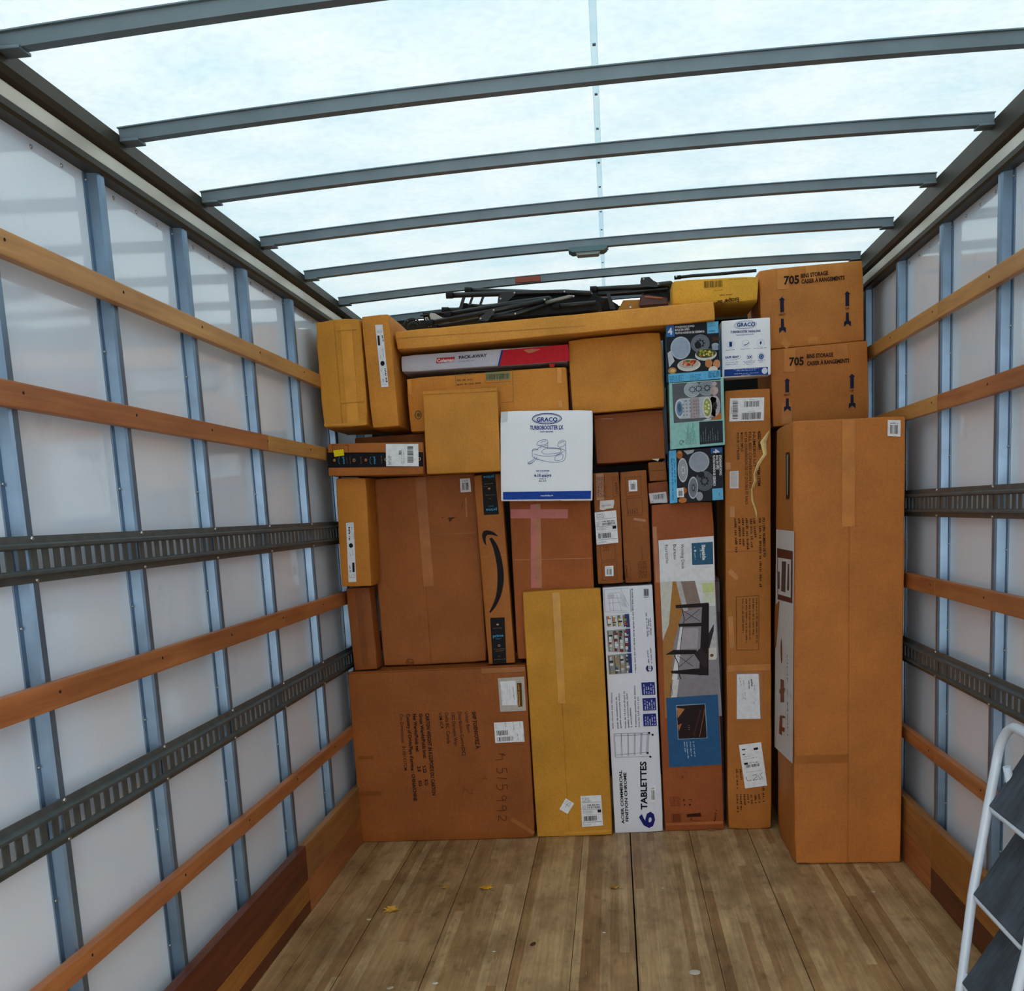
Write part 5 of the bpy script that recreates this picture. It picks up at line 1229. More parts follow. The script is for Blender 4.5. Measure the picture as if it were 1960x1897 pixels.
curve([(-0.0421, 0.2493), (-0.0318, 0.2616), (-0.0095, 0.2676), (0.0045, 0.2637), (0.0064, 0.2531), (-0.0063, 0.2464), (-0.0255, 0.2429), (-0.0383, 0.243), (-0.0421, 0.2493)])
curve([(-0.0223, 0.2534), (-0.0159, 0.2596), (0.0001, 0.2613)]); curve([(-0.0255, 0.2429), (-0.0242, 0.2304)]); curve([(0.0064, 0.2512), (0.0064, 0.2338)]); curve([(-0.0178, 0.2428), (-0.0159, 0.2365), (0.0032, 0.2438)])
curve([(0.051, 0.242), (0.0561, 0.2569), (0.0701, 0.2629), (0.0841, 0.2603), (0.0854, 0.2491), (0.0765, 0.2392), (0.0606, 0.2338), (0.0523, 0.237), (0.051, 0.242)])
curve([(0.0586, 0.2494), (0.0669, 0.2567), (0.0796, 0.2566)]); curve([(0.0854, 0.246), (0.0867, 0.2118)]); curve([(0.0606, 0.2332), (0.0638, 0.2245)])
curve([(0.037, 0.178), (0.0396, 0.1923), (0.0542, 0.2009), (0.0702, 0.2045), (0.074, 0.1963), (0.0689, 0.1808), (0.0511, 0.176), (0.037, 0.178)])
curve([(-0.0639, 0.2184), (-0.0575, 0.227), (-0.0434, 0.2269), (-0.0345, 0.223)]); curve([(-0.0416, 0.1944), (-0.0461, 0.1819), (-0.064, 0.1684), (-0.082, 0.1635)]); curve([(-0.0499, 0.1957), (-0.0576, 0.1808), (-0.0833, 0.1673)])
curve([(-0.0833, 0.1673), (-0.0737, 0.1622), (-0.0609, 0.1664)]); curve([(-0.0525, 0.1883), (-0.0352, 0.1806), (0.0064, 0.1714)], .0010)
A.text('FOR YOUR BIG KID', (-0.0449, 0.1287), (0.0147, 0.1294), .0060, BLUE, 1, True)
A.line((-0.0398, 0.1223), (0.0095, 0.1225), .0006, '#7b95c4', 1)
A.text('4-10 ans/yrs', (-0.054, 0.1055), (0.023, 0.1067), .0125, BLUE, 1, True)
A.grey((-0.0309, 0.0952), (-0.0001, 0.0956), .005, BLUE, 1); A.grey((-0.0322, 0.0852), (0.0012, 0.0855), .006, BLUE, 1)
A.quad((-0.1942, 0.041), (0.1991, 0.0434), (0.198, 0.0081), (-0.1938, 0.0068), '#15409a', 1)
A.text('gracobaby.ca', (-0.0266, 0.0202), (0.0301, 0.0218), .0070, '#c9d4ec', 2, True)
A.line((0.0547, 0.0032), (0.0647, 0.0032), .001, '#222222', 1)
A.poly([(-0.2005, 0.3891), (-0.1705, 0.3899), (-0.1733, 0.3485), (-0.1989, 0.3445)], '#cdd0d4', 1)
A.build('printed_artwork', c.root, M_GLOSS)

c = Carton('worn', 'cardboard_box', 'battered tan carton in the upper left corner, wrapped in crinkled clear tape', '#cb8e38', seed=40, amp=.0022, wear=.011)
c.flaps_v((-0.0152, 0.2668)[0], .004, .003, .006)
c.tape([(0.0377, 0.4416), (0.0344, 0.0095)], .052, M_TAPE); c.tape([(-0.1234, 0.0153), (0.0916, 0.008)], .01, M_TAPE); c.tape([(-0.0101, 0.1036), (0.0947, 0.1034)], .005, M_TAPE_BROWN)
c.tape([(-0.0072, 0.4138), (0.0825, 0.4139)], .004, M_TAPE_BROWN)
def tall_label(c, q, dot, rows, bold, name='product_label'):
    A = c.art(); A.quad(*q, '#dcdde0', 1); A.ell(dot, .0095, .0105, '#141416', 2)
    for a, b, h, k in rows: A.grey(a, b, h, k, 2)
    for p0, p1, p2, p3 in bold: A.quad(p0, p1, p2, p3, '#1b1b1e', 2)
    return A
c = Carton('tundra', 'cardboard_box', 'upright brown carton with long white label and black dot, beside the battered tan carton', '#c58436', seed=41, amp=.0010)
A = tall_label(c, ((-0.0024, 0.44), (0.0309, 0.4394), (0.0309, 0.1734), (-0.0017, 0.1736)), (0.0142, 0.275),
    (((0.0215, 0.3934), (0.0244, 0.3664), .007, '#333333'), ((0.0205, 0.2529), (0.0214, 0.1922), .009, '#18181a'), ((0.0032, 0.2501), (0.0058, 0.2386), .003, '#333333'), ((0.0085, 0.2092), (0.0089, 0.1943), .005, '#444444'), ((0.0042, 0.1848), (0.0263, 0.1846), .002, '#555555'), ((0.018, 0.3359), (0.0207, 0.3021), .004, '#777777'), ((0.006, 0.3102), (0.008, 0.2975), .003, '#777777')),
    (((0.0028, 0.3942), (0.0122, 0.3942), (0.0117, 0.352), (0.0023, 0.352)),))
A.path([(0.0051, 0.4171), (0.0051, 0.4073), (0.0116, 0.4072), (0.0116, 0.4165)], .001, '#333333', 2); A.ring((0.0207, 0.409), .004, .004, .0008, '#333333', 2)
A.build('product_label', c.root, M_PAPER, 'long narrow white label with a black dot')
c = Carton('songe', 'cardboard_box', 'upright brown carton with white label and black dot, below the black-taped parcel', '#bc7a30', seed=42, amp=.0010)
A = tall_label(c, ((-0.0322, 0.2911), (0.0033, 0.2921), (0.0008, 0.0213), (-0.0357, 0.0208)), (-0.0151, 0.1877),
    (((-0.0228, 0.2726), (-0.023, 0.2083), .010, '#18181a'), ((-0.009, 0.2708), (-0.0078, 0.2552), .005, '#444444'), ((-0.0231, 0.1573), (-0.0201, 0.1368), .003, '#777777'), ((-0.01, 0.1671), (-0.0085, 0.1433), .003, '#777777'), ((-0.028, 0.096), (-0.0269, 0.0652), .007, '#18181a'), ((-0.0025, 0.2382), (-0.0015, 0.2178), .003, '#777777')),
    (((-0.0139, 0.1093), (-0.0034, 0.1104), (-0.0037, 0.0666), (-0.0143, 0.0655)),))
A.path([(-0.0288, 0.0563), (-0.0289, 0.0426), (-0.0218, 0.0431)], .0010, '#333333', 2); A.frame((-0.0198, 0.041), (-0.0064, 0.0557), .0008, '#333333', 2); A.frame((-0.0259, 0.2794), (-0.0018, 0.2868), .0006, '#444444', 2)
A.build('product_label', c.root, M_PAPER, 'long narrow white label with a black dot')

SMILE_B = '#3f8fb8'
c = Carton('amzH', 'parcel_box', 'flat brown parcel with a black tape band and yellow sticker against the left wall', '#a4632f', seed=43, amp=.0006, wear=.003, flute='x')
A = c.art(); A.quad((-0.2187, 0.1036), (0.2181, 0.0986), (0.2184, 0.036), (-0.2176, 0.0367), '#17151a', 1)
for p, col in (((-0.1865, 0.0694), '#b58a3a'), ((-0.0429, 0.0685), '#c4704a')): A.ell(p, .0058, .0062, col, 2); A.rect((p[0]-.004, p[1]-.001), (p[0]+.004, p[1]+.001), '#17151a', 3)
for p in ((-0.0965, 0.068), (0.0485, 0.0685), (0.2008, 0.0692)): A.ring(p, .0052, .0058, .0028, '#c49a72', 2)
for a, b, cc in (((-0.1485, 0.084), (-0.1459, 0.0517), (-0.1626, 0.0681)), ((-0.0067, 0.0826), (-0.0054, 0.0496), (-0.0192, 0.0663))):
    A.text('prime', a, b, .009, SMILE_B, 2, True); A.ring((cc[0] + .004, cc[1]), .009, .018, .0016, SMILE_B, 2, 0, 1.9, 4.4, 12)
for a, b in (((-0.1323, 0.0837), (-0.1296, 0.0538)), ((-0.1165, 0.0835), (-0.1143, 0.0512)), ((-0.0663, 0.0827), (-0.0651, 0.0505)), ((0.0272, 0.0858), (0.0289, 0.049))): A.grey(a, b, .0035, '#8a6a4a', 2)
A.path([(-0.1939, 0.1008), (-0.1934, 0.1362), (-0.1217, 0.1359), (-0.1215, 0.1029)], .0016, '#3a1e12', 1)
for k in range(5): A.line(((-0.1841, 0.1305)[0] + .0105 * k, (-0.1841, 0.1305)[1]), ((-0.1841, 0.1305)[0] + .0105 * k, (-0.185, 0.1076)[1]), .0014, '#6b3a20', 1)
A.path([(-0.1886, 0.0178), (-0.183, 0.0131), (-0.1752, 0.0143)], .0010, '#6b3a20', 1); A.path([(-0.1527, 0.014), (-0.1455, 0.0139), (-0.1429, 0.0185)], .0010, '#6b3a20', 1)
A.build('printed_tape_band', c.root, M_GLOSS, 'black printed tape band')
A = c.art(); A.quad((-0.1896, 0.1132), (-0.143, 0.117), (-0.1406, 0.0903), (-0.1859, 0.0846), '#e6cf1c', 4); A.grey((-0.1673, 0.0944), (-0.1495, 0.0964), .003, '#8a6a10', 5); A.grey((-0.1813, 0.1052), (-0.1659, 0.1068), .0012, '#8a6a10', 5)
A.build('yellow_sticker', c.root, M_PAPER, 'small yellow sticker')
shipping_sheet(c, (0.0507, 0.1366), (0.1978, 0.1345), (0.1971, 0.0368), (0.0495, 0.0395), 12, 2)

c = Carton('amzV', 'parcel_box', 'tall thin brown parcel with a big black curved smile arrow between two black tapes', '#a3642e', seed=44, amp=.0006, wear=.003)
A = c.art(); K = '#120f12'
A.quad((-0.0247, 0.8877), (0.0375, 0.8854), (0.0412, 0.6972), (-0.0283, 0.6991), '#17151a', 1); A.quad((-0.0375, 0.2209), (0.0302, 0.2191), (0.0216, 0.0007), (-0.0437, 0.0027), '#17151a', 1)
def smooth(pts, n=6):
    out = []
    for i in range(len(pts) - 1):
        p0 = pts[max(i - 1, 0)]; p1 = pts[i]; p2 = pts[i + 1]; p3 = pts[min(i + 2, len(pts) - 1)]
        for k in range(n):
            t = k / n
            out.append(tuple(0.5 * (2 * p1[j] + (p2[j] - p0[j]) * t + (2 * p0[j] - 5 * p1[j] + 4 * p2[j] - p3[j]) * t * t + (3 * p1[j] - p0[j] - 3 * p2[j] + p3[j]) * t ** 3) for j in (0, 1)))
    out.append(pts[-1]); return out
right = smooth([(0.0002, 0.5934), (0.0218, 0.5581), (0.0354, 0.5088), (0.0415, 0.453), (0.0412, 0.4044), (0.0325, 0.3562), (0.0163, 0.312), (-0.008, 0.2716), (-0.0342, 0.2446)])
left = smooth([(-0.0127, 0.5895), (0.0004, 0.5527), (0.0091, 0.5038), (0.0136, 0.455), (0.0119, 0.4065), (0.0059, 0.3581), (-0.0044, 0.3169), (-0.0215, 0.2795), (-0.0395, 0.2492)])
for i in range(len(right) - 1): A.quad(left[i], right[i], right[i + 1], left[i + 1], K, 1)
hd_o = smooth([(-0.0279, 0.5569), (-0.0397, 0.5764), (-0.0444, 0.6043), (-0.0373, 0.623), (-0.0215, 0.628), (0.0058, 0.6198), (0.0292, 0.5988)])
hd_i = smooth([(-0.0278, 0.559), (-0.0298, 0.577), (-0.0292, 0.5928), (-0.0234, 0.6041), (-0.0127, 0.6074), (0.008, 0.6038), (0.027, 0.5969)])
for i in range(len(hd_o) - 1): A.quad(hd_o[i], hd_i[i], hd_i[i + 1], hd_o[i + 1], K, 1)
A.text('prime', (0.0317, 0.8744), (-0.0167, 0.8749), .0125, SMILE_B, 2, True); A.text('prime', (0.0337, 0.725), (-0.0171, 0.7255), .0125, SMILE_B, 2, True); A.ring((0.0078, 0.7318), .013, .006, .0018, SMILE_B, 2, 0, .3, 2.6, 12)
A.text('prime', (-0.0315, 0.1286), (0.0182, 0.1296), .0125, SMILE_B, 2, True); A.ring((-0.0069, 0.1256), .013, .006, .0018, SMILE_B, 2, 0, 3.5, 5.9, 12)
A.ell((0.0056, 0.8169), .0058, .0045, '#c4806a', 2); A.ell((-0.0048, 0.1876), .0058, .0042, '#c4a36a', 2); A.ring((-0.0056, 0.0879), .0048, .0044, .0022, '#c49a82', 2)
A.ring((0.0078, 0.7747), .005, .005, .0010, '#9a7a5a', 2, 0, 3.4, 6.1, 12); A.ring((-0.0092, 0.0334), .005, .005, .0010, '#9a7a5a', 2, 0, .2, 2.9, 12)
for a, b in (((-0.0149, 0.8375), (0.0288, 0.8375)), ((-0.0142, 0.7866), (0.0316, 0.7857)), ((-0.0268, 0.1693), (0.0157, 0.1693)), ((-0.0312, 0.0704), (0.022, 0.0697)), ((-0.0336, 0.0221), (0.0204, 0.0215)), ((-0.0179, 0.8262), (0.0015, 0.8261)), ((-0.0248, 0.0614), (0.0142, 0.061))): A.grey(a, b, .003, '#9a7a5a', 2)
A.build('printed_artwork', c.root, M_GLOSS)
c.tape([(-0.0628, 0.5076), (0.0612, 0.5082)], .0025, M_TAPE); c.tape([(-0.0565, 0.3695), (0.0626, 0.3646)], .0015, M_TAPE)

c = Carton('panel', 'cardboard_box', 'large flat reddish brown carton standing on the floor carton, left of the tall thin parcel', '#9a5a2c', seed=45, amp=.0012, wear=.006)  # board colour also carries some of the stack's downward light falloff
xx = (-0.0179, 0.5543)[0]
c.flaps_v(xx, .003, .0025, .006)
c.tape([(xx + .01, c.h - .005), (xx + .015, c.h * .42)], .05, M_TAPE); c.tape([(0.041, 0.6215), (0.2341, 0.6175)], .003, M_TAPE)
A = c.art(); A.ring((-0.1221, 0.0146), .0175, .0175, .003, '#6b3518'); A.ring((-0.1221, 0.0146), .012, .012, .001, '#6b3518'); A.path([(-0.1303, 0.0238), (-0.1243, 0.0052), (-0.1355, 0.0042)], .002, '#6b3518'); A.path([(-0.1049, 0.0189), (-0.1163, 0.0136), (-0.106, 0.0043)], .002, '#6b3518'); A.line((-0.1456, 0.0157), (-0.0979, 0.0135), .002, '#6b3518')
A.poly([(0.1122, 0.6959), (0.1494, 0.6965), (0.1316, 0.6864), (0.12, 0.6745)], '#54321c', 1); A.poly([(0.0789, 0.7007), (0.0931, 0.6985), (0.0856, 0.6947)], '#54321c', 1); A.path([(0.1829, 0.7601), (0.1838, 0.7405), (0.1739, 0.7314)], .002, '#54321c'); A.ell((0.0452, 0.7299), .002, .002, '#54321c')
A.build('printed_mark', c.root)
shipping_sheet(c, (0.1805, 0.8724), (0.2294, 0.8722), (0.231, 0.8092), (0.1806, 0.8095), 9, 1, 'small_sticker', 'white barcode sticker')
c.tape([(0.2023, 0.7832), (0.2019, 0.6928)], .008, M_TAPE)
c = Carton('dark', 'cardboard_box', 'narrow dark brown carton in the shade beside the left wall slat, above the floor carton', '#8a4e24', seed=46)
c.tape([(0, .02), (0, c.h - .02)], .03, M_TAPE_BROWN)
c = Carton('pink', 'cardboard_box', 'reddish brown carton with crossed pink and clear tape beneath the big white box', '#9d5626', seed=47, amp=.0010)
xp = (-0.0659, 0.4449)[0]
c.flaps_v(xp, .003, .0025, .006)
c.tape([(-0.1854, 0.6834), (0.0817, 0.6694)], .042, M_TAPE_PINK, label='pink parcel tape'); c.tape([(-0.0746, 0.7199), (-0.0915, 0.335)], .028, M_TAPE_PINK, label='pink parcel tape')
c.tape([(-0.1953, 0.4706), (0.1832, 0.4605)], .003, M_TAPE); c.tape([(-0.0572, 0.7223), (-0.0692, 0.3339)], .03, M_TAPE)

c = Carton('twoA', 'cardboard_box', 'left of two matching upright brown cartons, with white shipping label and torn paper', '#8f5429', seed=48, amp=.0008)
A = c.art(1.5, 1.6); kk = '#5a2e18'
A.path([(-0.0377, 0.0998), (0.031, 0.1044), (0.0314, 0.0208), (-0.0358, 0.0159), (-0.0377, 0.0998)], .0012, kk); A.path([(-0.04, 0.1749), (0.0268, 0.1767), (0.028, 0.1129), (-0.039, 0.1082), (-0.04, 0.1749)], .0012, kk); A.path([(0.0288, 0.4833), (0.0535, 0.4829), (0.0527, 0.3976), (0.0288, 0.3936), (0.0288, 0.4833)], .0012, kk)
A.text('ESPRIT', (0.0387, 0.4583), (0.0403, 0.4054), .006, kk, 1); A.ring((0.0393, 0.4718), .003, .003, .001, kk)
for k in range(6): A.grey(((-0.0453, 0.4878)[0] + .007 * k, (-0.0453, 0.4878)[1]), ((-0.0453, 0.4878)[0] + .007 * k, (-0.0495, 0.3955)[1]), .003, kk)
for k in range(3): A.grey(((-0.0261, 0.1741)[0] + .010 * k, (-0.0261, 0.1741)[1]), ((-0.0261, 0.1741)[0] + .010 * k, (-0.0271, 0.152)[1]), .003, kk)
A.build('printed_text', c.root)
shipping_sheet(c, (-0.0591, 0.3292), (0.039, 0.334), (0.0433, 0.1869), (-0.0563, 0.1824), 15, 0)
shipping_sheet(c, (-0.0229, 0.0823), (0.0162, 0.083), (0.0153, 0.0356), (-0.0238, 0.0365), 9, 1, 'small_sticker', 'white barcode sticker')
A = c.art(1.5, 1.6); A.poly([(-0.0319, 0.3808), (0.0316, 0.3814), (0.0322, 0.3688), (0.0267, 0.3445), (-0.0021, 0.3424), (-0.0189, 0.3379), (-0.0353, 0.341)], '#d6d4d2', 3); A.grey((-0.0264, 0.3558), (0.0207, 0.3575), .003, '#777777', 4); A.path([(-0.0262, 0.3602), (-0.0183, 0.3499), (-0.0097, 0.3576)], .0008, '#777777', 4)
A.build('torn_paper', c.root, M_PAPER, 'torn scrap of a white label')
c.tape([(-0.0281, 0.503), (-0.0307, 0.3834)], .035, M_TAPE)
c = Carton('twoB', 'cardboard_box', 'right of two matching upright brown cartons, with two outlined boxes and a barcode', '#8f5429', seed=49, amp=.0008)
A = c.art(1.5, 1.6)
A.path([(-0.0366, 0.481), (0.0319, 0.4816), (0.0332, 0.3958), (-0.0355, 0.3951), (-0.0366, 0.481)], .0012, kk); A.path([(-0.0349, 0.3852), (0.0328, 0.3876), (0.0345, 0.3084), (-0.0332, 0.3086), (-0.0349, 0.3852)], .0012, kk); A.path([(-0.057, 0.1021), (-0.0347, 0.1034), (-0.0337, 0.0142), (-0.056, 0.0128), (-0.057, 0.1021)], .0012, kk)
A.text('ESPRIT', (-0.0457, 0.0289), (-0.0466, 0.0875), .006, kk, 1); A.ring((-0.0447, 0.0261), .003, .003, .001, kk)
for k in range(6): A.grey(((0.0022, 0.0983)[0] + .007 * k, (0.0022, 0.0983)[1]), ((0.0022, 0.0983)[0] + .007 * k, (-0.0018, 0.0178)[1]), .003, kk)
for k in range(5): A.grey(((-0.0278, 0.329)[0] + .010 * k, (-0.0285, 0.3154)[1]), ((-0.0278, 0.329)[0] + .010 * k, (-0.0272, 0.3399)[1]), .003, kk)
A.grey((0.0218, 0.1607), (0.0216, 0.0998), .0025, kk)
A.build('printed_text', c.root)
shipping_sheet(c, (-0.0225, 0.4665), (0.0159, 0.4665), (0.0161, 0.416), (-0.0223, 0.417), 10, 1, 'small_sticker', 'white barcode sticker')
c.tape([(-0.0076, 0.292), (0.0469, 0.2801)], .012, M_TAPE)
c = Carton('smT', 'cardboard_box', 'small open-edged brown carton, upper of two small ones beside the lowest bowl box', '#8a5226', seed=50)
A = c.art(); A.poly([(-0.0263, 0.1021), (0.0104, 0.101), (0.0043, 0.089)], '#d8cfc0', 1); A.build('paper_corner', c.root, M_PAPER, 'white paper corner')
c.flaps_h(c.h * .55, .002, .0015)
c = Carton('smL', 'cardboard_box', 'small brown carton with a white barcode label, lower of two beside the lowest bowl box', '#7d4222', seed=51)
A = c.art(1, 1.5); A.poly([(-0.0448, 0.0501), (0.0336, 0.0501), (0.0362, 0.0008), (-0.0401, 0.006)], '#c9c8cc', 1); A.barcode((-0.0234, 0.0223), (0.0205, 0.0232), (-0.023, 0.0408), '#2a2a30', 2, 18, 5); A.frame((-0.0268, 0.021), (0.024, 0.0402), .0008, '#55555c', 2); A.grey((-0.0354, 0.0104), (-0.0233, 0.0102), .003, '#333333', 2)
A.build('barcode_label', c.root, M_PAPER, 'white barcode label')

# recessed carton between the desk box and the peeling tall carton
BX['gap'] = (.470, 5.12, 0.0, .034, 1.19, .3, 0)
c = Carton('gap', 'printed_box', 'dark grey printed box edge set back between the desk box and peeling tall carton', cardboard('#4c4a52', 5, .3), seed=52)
A = c.art(1, 1.5); A.rect((-.015, c.h - .16), (.015, c.h - .02), '#6a6870', 1); A.rect((-.015, .25), (.015, .7), '#3a3438', 1); A.build('side_print', c.root)

c = Carton('esc', 'cardboard_box', 'low yellowish carton with upside-down print on top of the stack, left of the 705 carton', '#d9a63e', seed=53, amp=.0014, wear=.006)
A = c.art(1, 1.35); A.barcode((-0.0492, 0.0642), (0.0347, 0.0646), (-0.0505, 0.0927), '#7a6228', 1, 20, 7); A.grey((-0.0073, 0.0485), (0.0312, 0.0492), .003, '#8a7030')
A.text('Escaper Bag', (0.101, 0.0158), (-0.0004, 0.0053), .013, '#4a3214', 1, True); A.grey((0.0731, 0.0321), (0.0137, 0.0311), .004, '#5a3f1a'); A.grey((0.0591, 0.0923), (0.1392, 0.0922), .0025, '#7a6228')
A.build('printed_text', c.root)

# ================================================================== FOLDED CHAIRS ON TOP
def chair(name, label, tubes, brackets, rivets, fabric, y0, dy, parts=()):
    r = empty(name, (0, 0, 0)); tag(r, label, 'chair', None)
    pts = [p for t in tubes for p in t[0]]
    cx = sum(p[0] for p in pts) / len(pts); cz = min(p[2] for p in pts)
    r.location = (cx, y0, cz + (.012 if y0 < 5 else 0))
    def rel(p, oy=0): return (p[0] - cx, p[1] - y0 + oy, p[2] - cz)
    for pl, rad, both in tubes:
        for oy in ((0, dy) if both else (0,)):
            MB().tube([rel(p, oy) for p in pl], rad, 10).build('frame_tube', M_BLACK, r)
            for e_ in (0,):
                a = Vector(rel(pl[0], oy)); b = Vector(rel(pl[1], oy)); u = (a - b).normalized()
                MB().tube([a - u * .025, a + u * .006], rad * 1.25, 10).build('end_cap', M_FABRIC, r)
    for poly in brackets:
        for oy in ((0, dy) if len(poly) != 4 else (0,)):
            MB().prism([(rel(p)[0], rel(p)[2]) for p in poly], 1, poly[0][1] - y0 + oy - .014, poly[0][1] - y0 + oy - .009).build('bracket', M_BLACK, r, .001)
    for p in rivets:
        q = Vector(rel(p)); MB().tube([q + Vector((0, -.020, 0)), q + Vector((0, -.012, 0))], [.0035, .005], 10).build('rivet', M_STEEL, r)
    for f, m in fabric:
        MB().prism([(rel(p)[0], rel(p)[2]) for p in f], 1, f[0][1] - y0, f[0][1] - y0 + dy).build('fabric_seat', m, r, .006)
    # cross bars joining the two side frames
    for pl, rad, both in tubes:
        if both:
            a = Vector(rel(pl[-1])); MB().tube([a, a + Vector((0, dy, 0))], rad * .9, 10).build('cross_bar', M_BLACK, r)
    return r

YA, YB, YC = 4.94, 5.10, 5.27
chair('folded_camp_chair', 'black folded camp chair lying lowest, sloping up to a silver tube end', [
    ([(-0.789, 4.94, 2.383), (-0.489, 4.94, 2.416), (-0.26, 4.94, 2.444)], 0.0111, True), ([(-0.707, 4.95, 2.416), (-0.389, 4.95, 2.445), (-0.242, 4.95, 2.453)], 0.0111, True),
    ([(-0.553, 4.945, 2.385), (-0.394, 4.945, 2.395), (-0.223, 4.945, 2.438)], 0.0097, True), ([(-0.224, 4.95, 2.417), (-0.04, 4.95, 2.42)], 0.0097, False)],
    [[(-0.559, 4.94, 2.377), (-0.551, 4.94, 2.393), (-0.493, 4.94, 2.424), (-0.479, 4.94, 2.416), (-0.519, 4.94, 2.371)]],
    [(-0.489, 4.94, 2.416), (-0.549, 4.94, 2.384), (-0.394, 4.94, 2.394), (-0.262, 4.94, 2.444), (-0.135, 4.94, 2.449)],
    [([(-0.541, 4.96, 2.385), (-0.294, 4.96, 2.437), (-0.04, 4.96, 2.434), (-0.015, 4.96, 2.411), (-0.029, 4.96, 2.391), (-0.348, 4.96, 2.385)], M_FABRIC)], YA, .12)
MBt = MB().tube([(-0.26, 4.938, 2.445), (-0.196, 4.938, 2.456), (-0.155, 4.938, 2.463), (-0.134, 4.938, 2.464)], [.0085, .0085, .008, .0035], 10)
t_ = MBt.build('silver_tube', simple('bare_aluminium_tube', '#8d8c86', .4, .7), None); 
ch = bpy.data.objects['folded_camp_chair']; t_.parent = ch; t_.location = -ch.location; t_['label'] = 'silver tube end'
chair('folded_camp_chair', 'black folded camp chair lying on top of the other, with slatted arm braces at left', [
    ([(-0.715, 5.1, 2.539), (-0.404, 5.1, 2.526), (-0.182, 5.1, 2.515), (-0.059, 5.1, 2.5)], 0.0123, False), ([(-0.63, 5.121, 2.56), (-0.32, 5.121, 2.529), (-0.072, 5.121, 2.506)], 0.0104, False),
    ([(-0.74, 5.106, 2.479), (-0.494, 5.106, 2.463)], 0.0091, False), ([(-0.652, 5.103, 2.493), (-0.487, 5.103, 2.472)], 0.0078, False)],
    [[(-0.486, 5.1, 2.487), (-0.481, 5.1, 2.516), (-0.46, 5.1, 2.531), (-0.394, 5.1, 2.53), (-0.405, 5.1, 2.517), (-0.445, 5.1, 2.487)], [(-0.646, 5.1, 2.523), (-0.631, 5.1, 2.522), (-0.652, 5.1, 2.469), (-0.668, 5.1, 2.47)],
     [(-0.605, 5.1, 2.521), (-0.593, 5.1, 2.521), (-0.609, 5.1, 2.485), (-0.621, 5.1, 2.486)], [(-0.556, 5.1, 2.519), (-0.544, 5.1, 2.518), (-0.563, 5.1, 2.477), (-0.575, 5.1, 2.478)]],
    [(-0.47, 5.1, 2.504), (-0.406, 5.1, 2.525), (-0.179, 5.1, 2.514), (-0.319, 5.1, 2.489)],
    [([(-0.473, 5.109, 2.498), (-0.419, 5.109, 2.524), (-0.059, 5.109, 2.503), (0.012, 5.109, 2.473), (-0.035, 5.109, 2.445), (-0.356, 5.109, 2.454), (-0.488, 5.109, 2.463)], M_FABRIC)], YB, .11)
chair('folded_camp_chair', 'black folded camp chair at right, its tubes running behind the yellowish carton', [
    ([(-0.06, 5.27, 2.55), (0.174, 5.27, 2.546), (0.307, 5.27, 2.551)], 0.0123, True), ([(-0.059, 5.27, 2.527), (0.026, 5.27, 2.526), (0.173, 5.27, 2.527), (0.293, 5.27, 2.528)], 0.0078, False),
    ([(0.345, 5.5, 2.62), (0.429, 5.5, 2.623), (0.551, 5.5, 2.622), (0.729, 5.5, 2.625)], 0.0078, False)],
    [[(0.167, 5.27, 2.565), (0.172, 5.27, 2.584), (0.209, 5.27, 2.585), (0.228, 5.27, 2.567), (0.264, 5.27, 2.546), (0.24, 5.27, 2.536), (0.174, 5.27, 2.546)], [(0.007, 5.27, 2.532), (0.023, 5.27, 2.531), (0.05, 5.27, 2.452), (0.024, 5.27, 2.453)]],
    [(0.183, 5.27, 2.576), (0.249, 5.27, 2.55), (-0.059, 5.27, 2.529), (0.333, 5.27, 2.577)],
    [([(0.174, 5.28, 2.544), (0.307, 5.28, 2.551), (0.299, 5.28, 2.478), (0.186, 5.28, 2.511)], M_FABRIC), ([(-0.028, 5.275, 2.513), (0.012, 5.275, 2.51), (0.065, 5.275, 2.474), (0.037, 5.275, 2.455), (-0.017, 5.275, 2.459)], M_FABRIC)], YC, .12)

def lump(name, poly, y, dy, mat, label, cat, lift=0.0):
    cx = sum(p[0] for p in poly) / len(poly); cz = min(p[2] for p in poly)
    r = empty(name, (cx, y, cz)); tag(r, label, cat)
    MB().prism([(p[0] - cx, p[2] - cz) for p in poly], 1, 0, dy).build('body', mat, r, .006)
    return r, cx, cz
r, cx, cz = lump('fabric_bag', [(-0.851, 5.22, 2.428), (-0.855, 5.22, 2.493), (-0.75, 5.22, 2.494), (-0.689, 5.22, 2.493), (-0.686, 5.22, 2.425)], 5.22, .03, M_FABRIC, 'black fabric bag lying at the left end of the folded chairs', 'bag')
MB().tube([(-.10, -.003, .055), (0, -.006, .06), (.09, -.003, .05)], .004, 8).build('piping', M_BLACK, r)
r, cx, cz = lump('pillow', [(-0.801, 5.07, 2.454), (-0.794, 5.07, 2.464), (-0.774, 5.07, 2.459), (-0.736, 5.07, 2.436), (-0.722, 5.07, 2.418), (-0.785, 5.07, 2.413), (-0.793, 5.07, 2.422)], 5.07, .022, simple('grey_white_cloth', '#b9b7b2', .8, bump=.3), 'small grey-white cushion tucked beside the black bag', 'cushion')
MB().box(-.03, .03, -.002, .024, .004, .007).build('seam', M_FABRIC, r)
r = empty('metal_clip', (-0.79, 4.985, 2.408)); tag(r, 'small bright metal buckle clip in front of the black bag', 'clip')
for dx in (-.010, 0.0): MB().tube([(dx - .006, 0, .018), (dx + .008, 0, -.020)], .0022, 8).build('prong', M_STEEL, r)
MB().tube([(-.018, 0, .018), (-.004, 0, .019)], .0022, 8).build('bar', M_STEEL, r)
